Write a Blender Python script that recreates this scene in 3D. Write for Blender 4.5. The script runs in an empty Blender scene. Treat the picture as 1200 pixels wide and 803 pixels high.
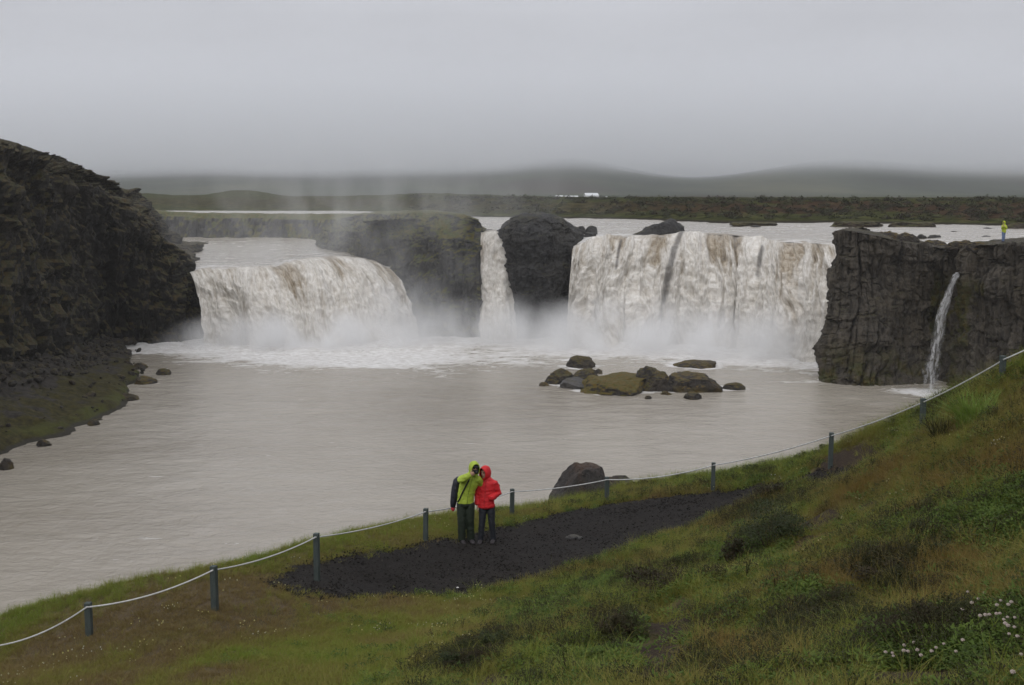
import bpy, bmesh, math, random
import numpy as np
from mathutils import Vector, Matrix, Euler

SC = bpy.context.scene
COL = SC.collection
R = math.radians
random.seed(7)
RNG = np.random.default_rng(11)

# ------------------------------------------------------------------ camera
F_PX = 1400.0                      # focal length in photograph pixels (1200 wide)
CAM_Z = 16.6                       # metres above the plunge pool
TILT = math.atan(176.5 / F_PX)
cam_data = bpy.data.cameras.new('camera')
cam_data.sensor_width = 36.0
cam_data.lens = 36.0 * F_PX / 1200.0
cam_data.clip_start = 0.1
cam_data.clip_end = 30000.0
cam = bpy.data.objects.new('camera', cam_data)
COL.objects.link(cam)
cam.location = (0, 0, CAM_Z)
cam.rotation_euler = (math.pi / 2 - TILT, 0, 0)
SC.camera = cam

# ------------------------------------------------------------------ sky, sun, exposure
SUN_EL, SUN_AZ = R(52), R(200)
world = bpy.data.worlds.new('World')
SC.world = world
world.use_nodes = True
wt = world.node_tree
wt.nodes.clear()
wo = wt.nodes.new('ShaderNodeOutputWorld')
bg = wt.nodes.new('ShaderNodeBackground')
bg.inputs['Strength'].default_value = 0.10
sky = wt.nodes.new('ShaderNodeTexSky')
sky.sky_type = 'NISHITA'
sky.sun_disc = False
sky.sun_elevation = SUN_EL
sky.sun_rotation = SUN_AZ
sky.dust_density = 6.0
hs = wt.nodes.new('ShaderNodeHueSaturation')
hs.inputs['Saturation'].default_value = 0.12
hs.inputs['Value'].default_value = 1.0
wt.links.new(sky.outputs[0], hs.inputs['Color'])
tc = wt.nodes.new('ShaderNodeTexCoord')
sep = wt.nodes.new('ShaderNodeSeparateXYZ')
wt.links.new(tc.outputs['Generated'], sep.inputs[0])
mr = wt.nodes.new('ShaderNodeMapRange')           # overcast luminance (1 + 2 sin e) / 3
mr.inputs['From Min'].default_value = 0.0
mr.inputs['From Max'].default_value = 1.0
mr.inputs['To Min'].default_value = 5.55
mr.inputs['To Max'].default_value = 10.2
wt.links.new(sep.outputs['Z'], mr.inputs['Value'])
cn = wt.nodes.new('ShaderNodeTexNoise')
cn.inputs['Scale'].default_value = 2.6
cn.inputs['Detail'].default_value = 5
cmap = wt.nodes.new('ShaderNodeMapping')
cmap.inputs['Scale'].default_value = (1, 1, 4.0)
wt.links.new(tc.outputs['Generated'], cmap.inputs[0])
wt.links.new(cmap.outputs[0], cn.inputs['Vector'])
cm = wt.nodes.new('ShaderNodeMapRange')
cm.inputs['From Min'].default_value = 0.3
cm.inputs['From Max'].default_value = 0.7
cm.inputs['To Min'].default_value = 0.86
cm.inputs['To Max'].default_value = 1.12
wt.links.new(cn.outputs[0], cm.inputs['Value'])
ml = wt.nodes.new('ShaderNodeMath')
ml.operation = 'MULTIPLY'
wt.links.new(mr.outputs[0], ml.inputs[0])
wt.links.new(cm.outputs[0], ml.inputs[1])
gc = wt.nodes.new('ShaderNodeVectorMath')
gc.operation = 'SCALE'
gc.inputs[0].default_value = (0.965, 0.985, 1.065)
wt.links.new(ml.outputs[0], gc.inputs['Scale'])
mx = wt.nodes.new('ShaderNodeMixRGB')
mx.inputs[0].default_value = 0.12
wt.links.new(gc.outputs[0], mx.inputs[1])
wt.links.new(hs.outputs[0], mx.inputs[2])
wt.links.new(mx.outputs[0], bg.inputs['Color'])
wt.links.new(bg.outputs[0], wo.inputs['Surface'])

sun_data = bpy.data.lights.new('sun', 'SUN')
sun_data.energy = 1.0
sun_data.angle = R(60)
sun_data.color = (1.0, 0.985, 0.96)
sun = bpy.data.objects.new('sun', sun_data)
COL.objects.link(sun)
sun.rotation_euler = (R(90) - SUN_EL, 0, math.pi - SUN_AZ)
sun.location = (0, -20, 60)

SC.view_settings.view_transform = 'Standard'
SC.view_settings.look = 'None'
SC.view_settings.exposure = 0.0
SC.view_settings.gamma = 1.0
SC.view_settings.use_curve_mapping = False
SC.render.engine = 'CYCLES'
SC.cycles.use_denoising = True
SC.cycles.max_bounces = 7
SC.cycles.diffuse_bounces = 3
SC.cycles.glossy_bounces = 2
SC.cycles.transmission_bounces = 3
SC.cycles.transparent_max_bounces = 8
SC.cycles.volume_bounces = 4
SC.cycles.volume_step_rate = 1.0
SC.cycles.volume_max_steps = 256
SC.cycles.use_adaptive_sampling = True
SC.cycles.adaptive_threshold = 0.02

# ------------------------------------------------------------------ projection helpers
CT, ST = math.cos(TILT), math.sin(TILT)


def ray(px, py):
    cx, cy = (px - 600.0) / F_PX, (401.5 - py) / F_PX
    return np.array([cx, CT + cy * ST, -ST + cy * CT])


def W(px, py, d):
    """point on the sight line through a pixel, d metres ahead of the camera"""
    r = ray(px, py)
    r = r * (d / r[1])
    return np.array([r[0], r[1], CAM_Z + r[2]])


def G(px, py, z=0.0):
    r = ray(px, py)
    r = r * ((z - CAM_Z) / r[2])
    return np.array([r[0], r[1], z])


def XD(px, d):
    return (px - 600.0) / F_PX * d


# ------------------------------------------------------------------ noise (gradient noise, vectorised)
_GR = np.random.default_rng(3).normal(size=(256, 3))
_GR /= np.linalg.norm(_GR, axis=1)[:, None]
_PM = np.concatenate([np.random.default_rng(4).permutation(256)] * 3).astype(np.int64)


def pnoise(p, seed=0):
    p = np.asarray(p, float) + seed * 17.31
    i = np.floor(p).astype(np.int64)
    f = p - i
    i &= 255
    u = f * f * f * (f * (f * 6 - 15) + 10)
    out = 0
    for dx in (0, 1):
        for dy in (0, 1):
            for dz in (0, 1):
                h = _PM[_PM[_PM[(i[:, 0] + dx) & 255] + ((i[:, 1] + dy) & 255)] + ((i[:, 2] + dz) & 255)]
                g = _GR[h]
                v = g[:, 0] * (f[:, 0] - dx) + g[:, 1] * (f[:, 1] - dy) + g[:, 2] * (f[:, 2] - dz)
                w = (u[:, 0] if dx else 1 - u[:, 0]) * (u[:, 1] if dy else 1 - u[:, 1]) * (u[:, 2] if dz else 1 - u[:, 2])
                out = out + v * w
    return out * 1.6


def fbm(p, octaves=4, seed=0, gain=0.5):
    p = np.asarray(p, float)
    a, s, o = 1.0, 0.0, 0
    for k in range(octaves):
        o = o + a * pnoise(p * (2.03 ** k), seed + k)
        s += a
        a *= gain
    return o / s


def ridged(p, octaves=3, seed=0):
    p = np.asarray(p, float)
    a, s, o = 1.0, 0.0, 0
    for k in range(octaves):
        o = o + a * (1 - 2 * np.abs(pnoise(p * (2.1 ** k), seed + k)))
        s += a
        a *= 0.5
    return o / s


def P3(x, y, z=0.0):
    x = np.asarray(x, float).ravel()
    y = np.broadcast_to(np.asarray(y, float), x.shape) if np.ndim(y) == 0 else np.asarray(y, float).ravel()
    z = np.full(x.shape, float(z)) if np.ndim(z) == 0 else np.asarray(z, float).ravel()
    return np.stack([x, y, z], 1)


def smooth(a, b, x):
    t = np.clip((x - a) / (b - a), 0, 1)
    return t * t * (3 - 2 * t)


# ------------------------------------------------------------------ object helpers
def tag(o, label=None, cat=None, group=None, kind=None):
    if label: o['label'] = label
    if cat: o['category'] = cat
    if group: o['group'] = group
    if kind: o['kind'] = kind
    return o


def link(name, me, mat=None, parent=None, loc=None):
    o = bpy.data.objects.new(name, me)
    COL.objects.link(o)
    if mat is not None and me is not None:
        me.materials.clear()
        me.materials.append(mat)
    if parent is not None: o.parent = parent
    if loc is not None: o.location = loc
    return o


def empty(name, loc, rz=0.0):
    o = bpy.data.objects.new(name, None)
    o.empty_display_size = 0.3
    COL.objects.link(o)
    o.location = loc
    o.rotation_euler = (0, 0, rz)
    return o


def mesh_np(name, V, Fq, smooth_shade=True):
    """fast mesh from numpy vertices and quads / triangles"""
    me = bpy.data.meshes.new(name)
    V = np.asarray(V, np.float32)
    Fq = np.asarray(Fq, np.int32)
    k = Fq.shape[1]
    me.vertices.add(len(V))
    me.vertices.foreach_set('co', V.ravel())
    me.loops.add(Fq.size)
    me.loops.foreach_set('vertex_index', Fq.ravel())
    me.polygons.add(len(Fq))
    me.polygons.foreach_set('loop_start', np.arange(0, Fq.size, k, dtype=np.int32))
    me.polygons.foreach_set('use_smooth', np.full(len(Fq), smooth_shade))
    me.update(calc_edges=True)
    me.validate()
    return me


def grid_faces(nu, nv, wrap_u=False):
    a = np.arange(nu * nv).reshape(nu, nv)
    if wrap_u: a = np.concatenate([a, a[:1]], 0)
    return np.stack([a[:-1, :-1], a[1:, :-1], a[1:, 1:], a[:-1, 1:]], -1).reshape(-1, 4)


def set_attr(me, name, vals):
    at = me.attributes.new(name, 'FLOAT', 'POINT')
    at.data.foreach_set('value', np.asarray(vals, np.float32).ravel())


def set_uv(me, uv):
    """uv given per vertex"""
    l = me.uv_layers.new(name='flow')
    idx = np.empty(len(me.loops), np.int32)
    me.loops.foreach_get('vertex_index', idx)
    l.data.foreach_set('uv', np.asarray(uv, np.float32)[idx].ravel())


def resample(pts, n, catmull=True):
    """pts (K,...,3) resampled to n entries along axis 0 by chord length of the mean path"""
    pts = np.asarray(pts, float)
    K = len(pts)
    path = pts.reshape(K, -1, 3).mean(1)
    s = np.concatenate([[0], np.cumsum(np.linalg.norm(np.diff(path, axis=0), axis=1) + 1e-6)])
    t = np.linspace(0, s[-1], n)
    k = np.clip(np.searchsorted(s, t, side='right') - 1, 0, K - 2)
    f = (t - s[k]) / (s[k + 1] - s[k])
    f = f.reshape((-1,) + (1,) * (pts.ndim - 1))
    p1, p2 = pts[k], pts[k + 1]
    if not catmull: return p1 * (1 - f) + p2 * f
    p0, p3 = pts[np.maximum(k - 1, 0)], pts[np.minimum(k + 2, K - 1)]
    m1, m2 = (p2 - p0) * 0.35, (p3 - p1) * 0.35
    f2, f3 = f * f, f * f * f
    return (2 * f3 - 3 * f2 + 1) * p1 + (f3 - 2 * f2 + f) * m1 + (-2 * f3 + 3 * f2) * p2 + (f3 - f2) * m2


def grid_normals(g):
    du = np.gradient(g, axis=0)
    dv = np.gradient(g, axis=1)
    n = np.cross(du, dv)
    return n / (np.linalg.norm(n, axis=2, keepdims=True) + 1e-9)


# ------------------------------------------------------------------ material helpers
class Mat:
    def __init__(s, name):
        s.m = bpy.data.materials.new(name)
        s.m.use_nodes = True
        s.t = s.m.node_tree
        s.t.nodes.clear()
        s.out = s.t.nodes.new('ShaderNodeOutputMaterial')

    def n(s, kind, **kw):
        nd = s.t.nodes.new('ShaderNode' + kind)
        for k, v in kw.items(): setattr(nd, k, v)
        return nd

    def put(s, sock, v):
        if isinstance(v, bpy.types.NodeSocket): s.t.links.new(v, sock)
        elif isinstance(v, (tuple, list)) and len(v) == 3 and sock.type == 'RGBA': sock.default_value = (*v, 1)
        else: sock.default_value = v

    def pos(s): return s.n('NewGeometry').outputs['Position']
    def nrm(s): return s.n('NewGeometry').outputs['Normal']
    def obj(s): return s.n('TexCoord').outputs['Object']
    def uv(s):
        u = s.n('UVMap'); u.uv_map = 'flow'
        return u.outputs[0]

    def attr(s, name, inst=False):
        a = s.n('Attribute'); a.attribute_name = name
        if inst: a.attribute_type = 'INSTANCER'
        return a.outputs['Fac']

    def sep(s, v):
        x = s.n('SeparateXYZ'); s.put(x.inputs[0], v)
        return x.outputs

    def map(s, v, scale=(1, 1, 1), loc=(0, 0, 0), rot=(0, 0, 0)):
        m = s.n('Mapping'); s.put(m.inputs[0], v)
        m.inputs['Scale'].default_value = scale
        m.inputs['Location'].default_value = loc
        m.inputs['Rotation'].default_value = rot
        return m.outputs[0]

    def noise(s, v, scale, detail=5, rough=0.55, dist=0.0):
        x = s.n('TexNoise'); s.put(x.inputs['Vector'], v)
        x.inputs['Scale'].default_value = scale
        x.inputs['Detail'].default_value = detail
        x.inputs['Roughness'].default_value = rough
        x.inputs['Distortion'].default_value = dist
        return x.outputs[0]

    def vor(s, v, scale, feature='F1', out='Distance', rnd=1.0):
        x = s.n('TexVoronoi', feature=feature); s.put(x.inputs['Vector'], v)
        x.inputs['Scale'].default_value = scale
        x.inputs['Randomness'].default_value = rnd
        return x.outputs[out]

    def ramp(s, f, stops):
        r = s.n('ValToRGB'); s.put(r.inputs[0], f)
        e = r.color_ramp.elements
        while len(e) < len(stops): e.new(0.5)
        for k, (p, c) in enumerate(stops):
            e[k].position = p
            e[k].color = (*c, 1) if isinstance(c, (tuple, list)) else (c, c, c, 1)
        return r.outputs[0]

    def rng(s, f, a, b, c=0.0, d=1.0, kind='SMOOTHSTEP'):
        r = s.n('MapRange', interpolation_type=kind)
        s.put(r.inputs['Value'], f)
        r.inputs['From Min'].default_value = a
        r.inputs['From Max'].default_value = b
        r.inputs['To Min'].default_value = c
        r.inputs['To Max'].default_value = d
        return r.outputs[0]

    def mix(s, f, a, b, mode='MIX'):
        m = s.n('MixRGB', blend_type=mode)
        s.put(m.inputs[0], f); s.put(m.inputs[1], a); s.put(m.inputs[2], b)
        return m.outputs[0]

    def ma(s, op, a, b=0.0, clamp=False):
        m = s.n('Math', operation=op, use_clamp=clamp)
        s.put(m.inputs[0], a); s.put(m.inputs[1], b)
        return m.outputs[0]

    def bump(s, h, strength=0.5, dist=0.05, nrm=None):
        b = s.n('Bump'); s.put(b.inputs['Height'], h)
        b.inputs['Strength'].default_value = strength
        b.inputs['Distance'].default_value = dist
        if nrm is not None: s.put(b.inputs['Normal'], nrm)
        return b.outputs[0]

    def bsdf(s, col, rough=0.8, nrm=None, spec=0.4, extra=None):
        b = s.n('BsdfPrincipled')
        s.put(b.inputs['Base Color'], col); s.put(b.inputs['Roughness'], rough)
        s.put(b.inputs['Specular IOR Level'], spec)
        if nrm is not None: s.put(b.inputs['Normal'], nrm)
        for k, v in (extra or {}).items(): s.put(b.inputs[k], v)
        return b.outputs[0]

    def done(s, shader):
        s.t.links.new(shader, s.out.inputs['Surface'])
        return s.m


def plain(name, col, rough=0.7, var=0.25, scale=8.0, bump=0.0, spec=0.35):
    k = Mat(name)
    n = k.noise(k.obj(), scale, 5, 0.6)
    lo = tuple(c * (1 - var) for c in col)
    hi = tuple(min(1, c * (1 + var)) for c in col)
    c = k.ramp(n, [(0.3, lo), (0.7, hi)])
    nr = k.bump(n, bump, 0.02) if bump else None
    return k.done(k.bsdf(c, rough, nr, spec))


def rock_mat(name, dark, light, warm, moss, moss_amt=0.5, moss_z=(0.35, 0.75), scale=1.0, grey=(0.2, 0.19, 0.18), low_moss=None, vs=0.22, strip=None, alb=0.68):
    dark, light, warm, grey = (tuple(v * alb for v in q) for q in (dark, light, warm, grey))
    k = Mat(name)
    p = k.pos()
    n1 = k.noise(p, 0.25 * scale, 6, 0.6)
    n2 = k.noise(k.map(p, (1, 1, vs)), 1.1 * scale, 7, 0.65, 0.4)
    n3 = k.noise(p, 4.0 * scale, 6, 0.65)
    c = k.ramp(n2, [(0.33, dark), (0.66, light)])
    c = k.mix(k.rng(n1, 0.45, 0.65), c, warm)
    c = k.mix(k.rng(n3, 0.58, 0.75, 0, 0.5), c, grey)
    n4 = k.noise(k.map(p, (1, 1, min(1, vs * 1.6))), 2.6 * scale, 8, 0.72, 0.8)
    n5 = k.noise(k.map(p, (1, 1, min(1, vs * 1.4))), 9.0 * scale, 6, 0.7)
    c = k.mix(k.rng(n5, 0.35, 0.7, 0.0, 0.45), c, tuple(min(1, v * 1.35) for v in light))
    c = k.mix(k.rng(n4, 0.36, 0.5, 0.75, 0.0), c, tuple(v * 0.5 for v in dark))
    up = k.sep(k.nrm())[2]
    mm = k.ma('ADD', up, k.rng(k.noise(p, 0.55 * scale, 6, 0.65), 0.3, 0.7, -0.4, 0.4, 'LINEAR'))
    mm = k.rng(mm, moss_z[0], moss_z[1], 0, moss_amt)
    if low_moss:                                   # damp growth close above the water line
        zz = k.sep(p)[2]
        lm = k.ma('MULTIPLY', k.rng(zz, low_moss[0], low_moss[1], 1.0, 0.0), k.rng(k.noise(p, 0.5, 5, 0.6), 0.40, 0.6))
        mm = k.ma('MAXIMUM', mm, k.ma('MULTIPLY', lm, low_moss[2]))
    if strip:                                      # growth fed by the trickle beside a side fall
        x0, w, z0, z1 = strip
        xyz = k.sep(p)
        sx = k.ma('ABSOLUTE', k.ma('SUBTRACT', xyz[0], k.ma('ADD', x0, k.ma('MULTIPLY', k.ma('SUBTRACT', xyz[2], z1), 0.10))))
        sm = k.ma('ADD', k.rng(sx, 0, w, 1, 0), k.rng(k.noise(p, 1.1, 5, 0.65), 0.3, 0.7, -0.5, 0.4, 'LINEAR'))
        sm = k.ma('MULTIPLY', k.rng(sm, 0.35, 0.75), k.ma('MULTIPLY', k.rng(xyz[2], z1 + 1, z1 - 1), k.rng(xyz[2], z0 - 1, z0 + 1)))
        mm = k.ma('MAXIMUM', mm, sm)
    mcol = k.mix(k.rng(k.noise(p, 1.7 * scale, 5, 0.6), 0.35, 0.65), moss, tuple(v * f for v, f in zip(moss, (1.5, 1.05, 0.9))))
    c = k.mix(mm, c, mcol)
    h = k.ma('ADD', k.ma('MULTIPLY', n2, 0.9), k.ma('MULTIPLY', n3, 0.5))
    h = k.ma('ADD', h, k.ma('MULTIPLY', n4, 0.9))
    h = k.ma('ADD', h, k.ma('MULTIPLY', n5, 0.35))
    return k.done(k.bsdf(c, k.rng(n3, 0.3, 0.7, 0.55, 0.9), k.bump(h, 1.0, 0.35 / scale), 0.3))

# ------------------------------------------------------------------ haze and far country
def haze_box():
    k = Mat('haze_air')
    v = k.n('VolumePrincipled')
    v.inputs['Color'].default_value = (0.97, 0.98, 1.0, 1)
    v.inputs['Density'].default_value = 0.00017
    v.inputs['Anisotropy'].default_value = 0.0
    k.t.links.new(v.outputs[0], k.out.inputs['Volume'])
    bm = bmesh.new()
    bmesh.ops.create_cube(bm, size=1.0)
    me = bpy.data.meshes.new('haze')
    bm.to_mesh(me); bm.free()
    o = link('haze', me, k.m)
    o.scale = (32000, 24000, 350)
    o.location = (0, 4500, 350 / 2 - 5.0)
    tag(o, 'thin grey drizzle haze filling the valley air', None, None, 'stuff')


haze_box()

FAR_SHORE = [(-500, 246.8, 12.2), (0, 246.8, 12.2), (240, 246.8, 12.2), (400, 247.0, 12.2), (470, 249.0, 12.1), (520, 253.0, 12.0), (600, 255.0, 11.9),
             (680, 256.0, 11.85), (760, 257.5, 11.85), (850, 261.5, 11.8), (960, 261.0, 11.8), (1100, 263.5, 11.8),
             (1200, 265.0, 11.8), (1350, 268.0, 11.8), (1700, 272.0, 11.8)]


def build_far():
    pxs = np.linspace(-700, 1900, 620)
    fs = np.array(FAR_SHORE)
    sy = np.interp(pxs, fs[:, 0], fs[:, 1])
    sz = np.interp(pxs, fs[:, 0], fs[:, 2])
    d0 = np.array([G(a, b, c)[1] for a, b, c in zip(pxs, sy, sz)])
    # v stations: below water, shoreline, low grass, bank foot, bank top, plain
    rows = []
    for v in np.concatenate([[-3, 0, 2, 4, 6, 8, 10, 12.5, 15, 17.5, 20, 22.5, 25, 27.5, 30, 32.5, 35, 38, 41, 45, 50], np.geomspace(56, 1050, 34)]):
        d = d0 + v
        prof = np.interp(v, [-3, 0, 3, 10, 14, 32, 36, 60, 200, 700, 1050], [-1.2, -0.05, 0.5, 0.9, 1.1, 3.0, 3.25, 3.2, 2.9, 0.6, -0.6])
        left = smooth(520, 250, pxs)
        prof_l = np.interp(v, [-3, 0, 3, 30, 60, 90, 200, 700, 1050], [-1.2, -0.05, 0.4, 1.1, 1.9, 2.0, 2.2, 0.8, -0.6])
        z = sz + prof * (1 - left) + prof_l * left
        x = XD(pxs, d)
        if 4 < v < 500:
            p = P3(x, d)
            amp = 0.45 if v < 60 else 0.7
            z = z + fbm(p * 0.12, 4, 21) * amp + fbm(p * 0.45, 3, 22) * 0.45 * (v < 120) + fbm(p * 1.1, 2, 24) * 0.25 * (v < 60)
        # a low knoll on the far side of the upper river
        kn = np.exp(-((pxs - 285) / 42.0) ** 2) * np.exp(-((v - 170) / 60.0) ** 2) * 2.8
        kn += np.exp(-((pxs - 520) / 70.0) ** 2) * np.exp(-((v - 200) / 60.0) ** 2) * 1.2
        kn += np.exp(-((pxs - 160) / 60.0) ** 2) * np.exp(-((v - 180) / 60.0) ** 2) * 1.6
        rows.append(np.stack([x, d, z + kn], 1))
    g = np.stack(rows, 1)
    k = Mat('far_bank_ground')
    p = k.pos()
    n = k.noise(k.map(p, (0.3, 0.3, 1)), 0.2, 6, 0.6)
    n2 = k.noise(k.map(p, (0.5, 1, 1.5)), 0.55, 8, 0.75)
    c = k.ramp(n2, [(0.34, (0.014, 0.017, 0.008)), (0.5, (0.042, 0.046, 0.017)), (0.66, (0.095, 0.092, 0.036))])
    red = k.ramp(n2, [(0.34, (0.014, 0.010, 0.007)), (0.5, (0.050, 0.030, 0.019)), (0.66, (0.075, 0.055, 0.028))])
    z = k.sep(p)[2]
    zz = k.ma('ADD', z, k.rng(n, 0.3, 0.7, -0.7, 0.7, 'LINEAR'))
    band = k.ma('MULTIPLY', k.rng(zz, 12.6, 13.2), k.rng(zz, 14.9, 14.5))
    sx = k.sep(p)[0]
    band = k.ma('MULTIPLY', band, k.rng(sx, 0.0, 45.0, 0.35, 0.95))
    c = k.mix(band, c, red)
    wet = k.rng(z, 11.9, 12.25, 1, 0)
    c = k.mix(wet, c, (0.03, 0.026, 0.02))
    m = k.done(k.bsdf(c, 0.9, k.bump(n2, 0.6, 0.5), 0.0))
    o = link('far_bank', mesh_np('far_bank', g.reshape(-1, 3), grid_faces(*g.shape[:2])[:, ::-1]), m)
    tag(o, 'low grassy bank with a red-brown eroded edge beyond the upper river', None, None, 'structure')

    # hills rising into the cloud
    ds = np.geomspace(560, 14500, 120)
    pxs = np.linspace(-900, 2100, 240)
    PX, D = np.meshgrid(pxs, ds, indexing='ij')
    X = XD(PX, D)
    def ridge_hill(c, w, d_mid, d_w, h):
        return h * np.exp(-((PX - c) / w) ** 2) * smooth(d_mid - d_w, d_mid + d_w, D)
    z = 12.5 + 0 * D
    lat = 0.80 + 0.34 * np.exp(-((PX - 975) / 95.0) ** 2) + 0.30 * np.exp(-((PX - 690) / 80.0) ** 2) + 0.20 * np.exp(-((PX - 1180) / 90.0) ** 2) + 0.22 * np.exp(-((PX - 480) / 120.0) ** 2)
    lat += 0.25 * np.exp(-((PX - 200) / 160.0) ** 2) - 0.10 * np.exp(-((PX - 835) / 50.0) ** 2)
    z += np.interp(D, [1150, 1500, 2200, 3500, 7000, 14500], [0, 1.5, 14, 38, 112, 262]) * np.clip(lat, 0.5, 1.25) ** smooth(9000, 2500, D)
    z += ridge_hill(980, 150, 1900, 550, 46) + ridge_hill(1215, 130, 2100, 600, 40) + ridge_hill(665, 100, 2000, 600, 50) + ridge_hill(500, 110, 2300, 700, 34)
    z += ridge_hill(230, 180, 2300, 800, 40) + ridge_hill(-200, 250, 2300, 800, 50) + ridge_hill(1600, 250, 2300, 800, 50)
    z += (fbm(P3(X, D) * 0.0016, 5, 31).reshape(z.shape) * 9 * smooth(1300, 3200, D) + fbm(P3(X, D) * 0.009, 4, 33).reshape(z.shape) * 2.6 * smooth(1200, 2000, D))
    z = np.maximum(z, 12.6 + (D - 1150) * 0.004) - np.maximum(0, 1150 - D) * 0.004
    g = np.stack([X, D, z], 2)
    k = Mat('hill_ground')
    p = k.pos()
    n = k.noise(k.map(p, (1, 0.5, 1)), 0.004, 7, 0.62)
    c = k.ramp(n, [(0.32, (0.024, 0.030, 0.020)), (0.5, (0.045, 0.054, 0.034)), (0.68, (0.095, 0.094, 0.058))])
    c = k.mix(k.rng(k.noise(k.map(p, (1, 0.4, 1)), 0.0022, 4), 0.5, 0.62, 0, 0.7), c, (0.05, 0.038, 0.034))
    o = link('hills', mesh_np('hills', g.reshape(-1, 3), grid_faces(*g.shape[:2])), k.done(k.bsdf(c, 1.0, None, 0.0)))
    tag(o, 'dim green hills fading up into low cloud', None, None, 'structure')


def fog_bank():
    """low cloud lying on the hills: clear underneath, thickening with height"""
    k = Mat('fog_air')
    v = k.n('VolumePrincipled')
    v.inputs['Color'].default_value = (0.97, 0.98, 1.0, 1)
    p = k.pos()
    xyz = k.sep(p)
    n = k.noise(k.map(p, (1, 1, 5)), 0.0011, 4, 0.55)
    zz = k.ma('ADD', xyz[2], k.rng(n, 0.3, 0.7, -14, 14, 'LINEAR'))
    up = k.rng(zz, 14, 66, 0, 1)
    up = k.ma('MULTIPLY', up, up)
    dens = k.ma('MULTIPLY', up, k.rng(xyz[1], 1350, 2300, 0.0, 0.0045))
    k.put(v.inputs['Density'], k.ma('MULTIPLY', dens, k.rng(xyz[2], 300, 160)))
    k.t.links.new(v.outputs[0], k.out.inputs['Volume'])
    k.m.cycles.volume_step_rate = 0.05
    bm = bmesh.new()
    bmesh.ops.create_cube(bm, size=1.0)
    me = bpy.data.meshes.new('fog')
    bm.to_mesh(me); bm.free()
    o = link('fog', me, k.m)
    o.scale = (15000, 7000, 290)
    o.location = (0, 1350 + 3500, 24 + 145)
    tag(o, 'low cloud resting on the hills', None, None, 'stuff')


fog_bank()
build_far()

# ------------------------------------------------------------------ rock faces
ROCK_L = rock_mat('basalt_left', (0.020, 0.018, 0.015), (0.072, 0.064, 0.050), (0.064, 0.054, 0.040), (0.054, 0.053, 0.020), 0.85, (0.2, 0.7), 1.0, (0.125, 0.12, 0.11), None, 0.6, None, 0.37)
ROCK_R = rock_mat('basalt_right', (0.024, 0.021, 0.017), (0.190, 0.162, 0.126), (0.125, 0.100, 0.066), (0.050, 0.055, 0.014), 0.55, (0.75, 1.15), 1.0,
                  (0.21, 0.195, 0.175), (0.6, 4.2, 1.0), 0.10, (38.6, 1.5, 3.5, 9.0), 0.54)
ROCK_M = rock_mat('basalt_mid', (0.045, 0.045, 0.046), (0.125, 0.122, 0.12), (0.085, 0.08, 0.07), (0.085, 0.100, 0.032), 0.95, (0.3, 0.75), 1.0, (0.15, 0.15, 0.15))
ROCK_S = rock_mat('wet_stone', (0.03, 0.027, 0.024), (0.12, 0.105, 0.09), (0.10, 0.08, 0.06), (0.065, 0.060, 0.014), 0.85, (0.5, 0.85), 2.0, (0.2, 0.19, 0.18), None, 0.6, None, 0.5)
ROCK_B = rock_mat('bare_stone', (0.03, 0.027, 0.024), (0.12, 0.108, 0.095), (0.11, 0.075, 0.05), (0.06, 0.06, 0.02), 0.3, (0.8, 1.1), 3.0, (0.2, 0.19, 0.18))


def columns(U, P, seed, freq, colamp=0.55):
    """upright basalt columns: uneven widths, each broken into segments that stand in or out"""
    out = 0
    for lev, (f, a) in enumerate(((freq, colamp), (freq * 2.3, colamp * 0.55))):
        u = U * f + fbm(P * np.array([0.25, 0.25, 0.06]), 3, seed + 20 + lev) * 1.3 + fbm(P * 0.9, 2, seed + 24) * 0.18
        i = np.floor(u)
        fr = u - i
        zz = P[:, 2] * (0.33 + 0.12 * lev) + _hash1(i + seed * 7.7) * 9 + fbm(P * 0.6, 2, seed + 30) * 0.35
        j = np.floor(zz)
        zf = zz - j
        off = _hash1(i * 3.17 + j * 11.3 + seed) * 0.75 + _hash1(i * 1.7 + seed + 5) * 0.65 - 0.7
        edge = np.minimum(fr, 1 - fr)
        out = out + a * (off + 0.75 * smooth(0, 0.11, edge) - 0.5 - 0.35 * (1 - smooth(0, 0.06, np.minimum(zf, 1 - zf))))
    return out


def _hash1(x):
    v = np.sin(x * 127.1 + 31.7) * 43758.5453
    return v - np.floor(v)


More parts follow.
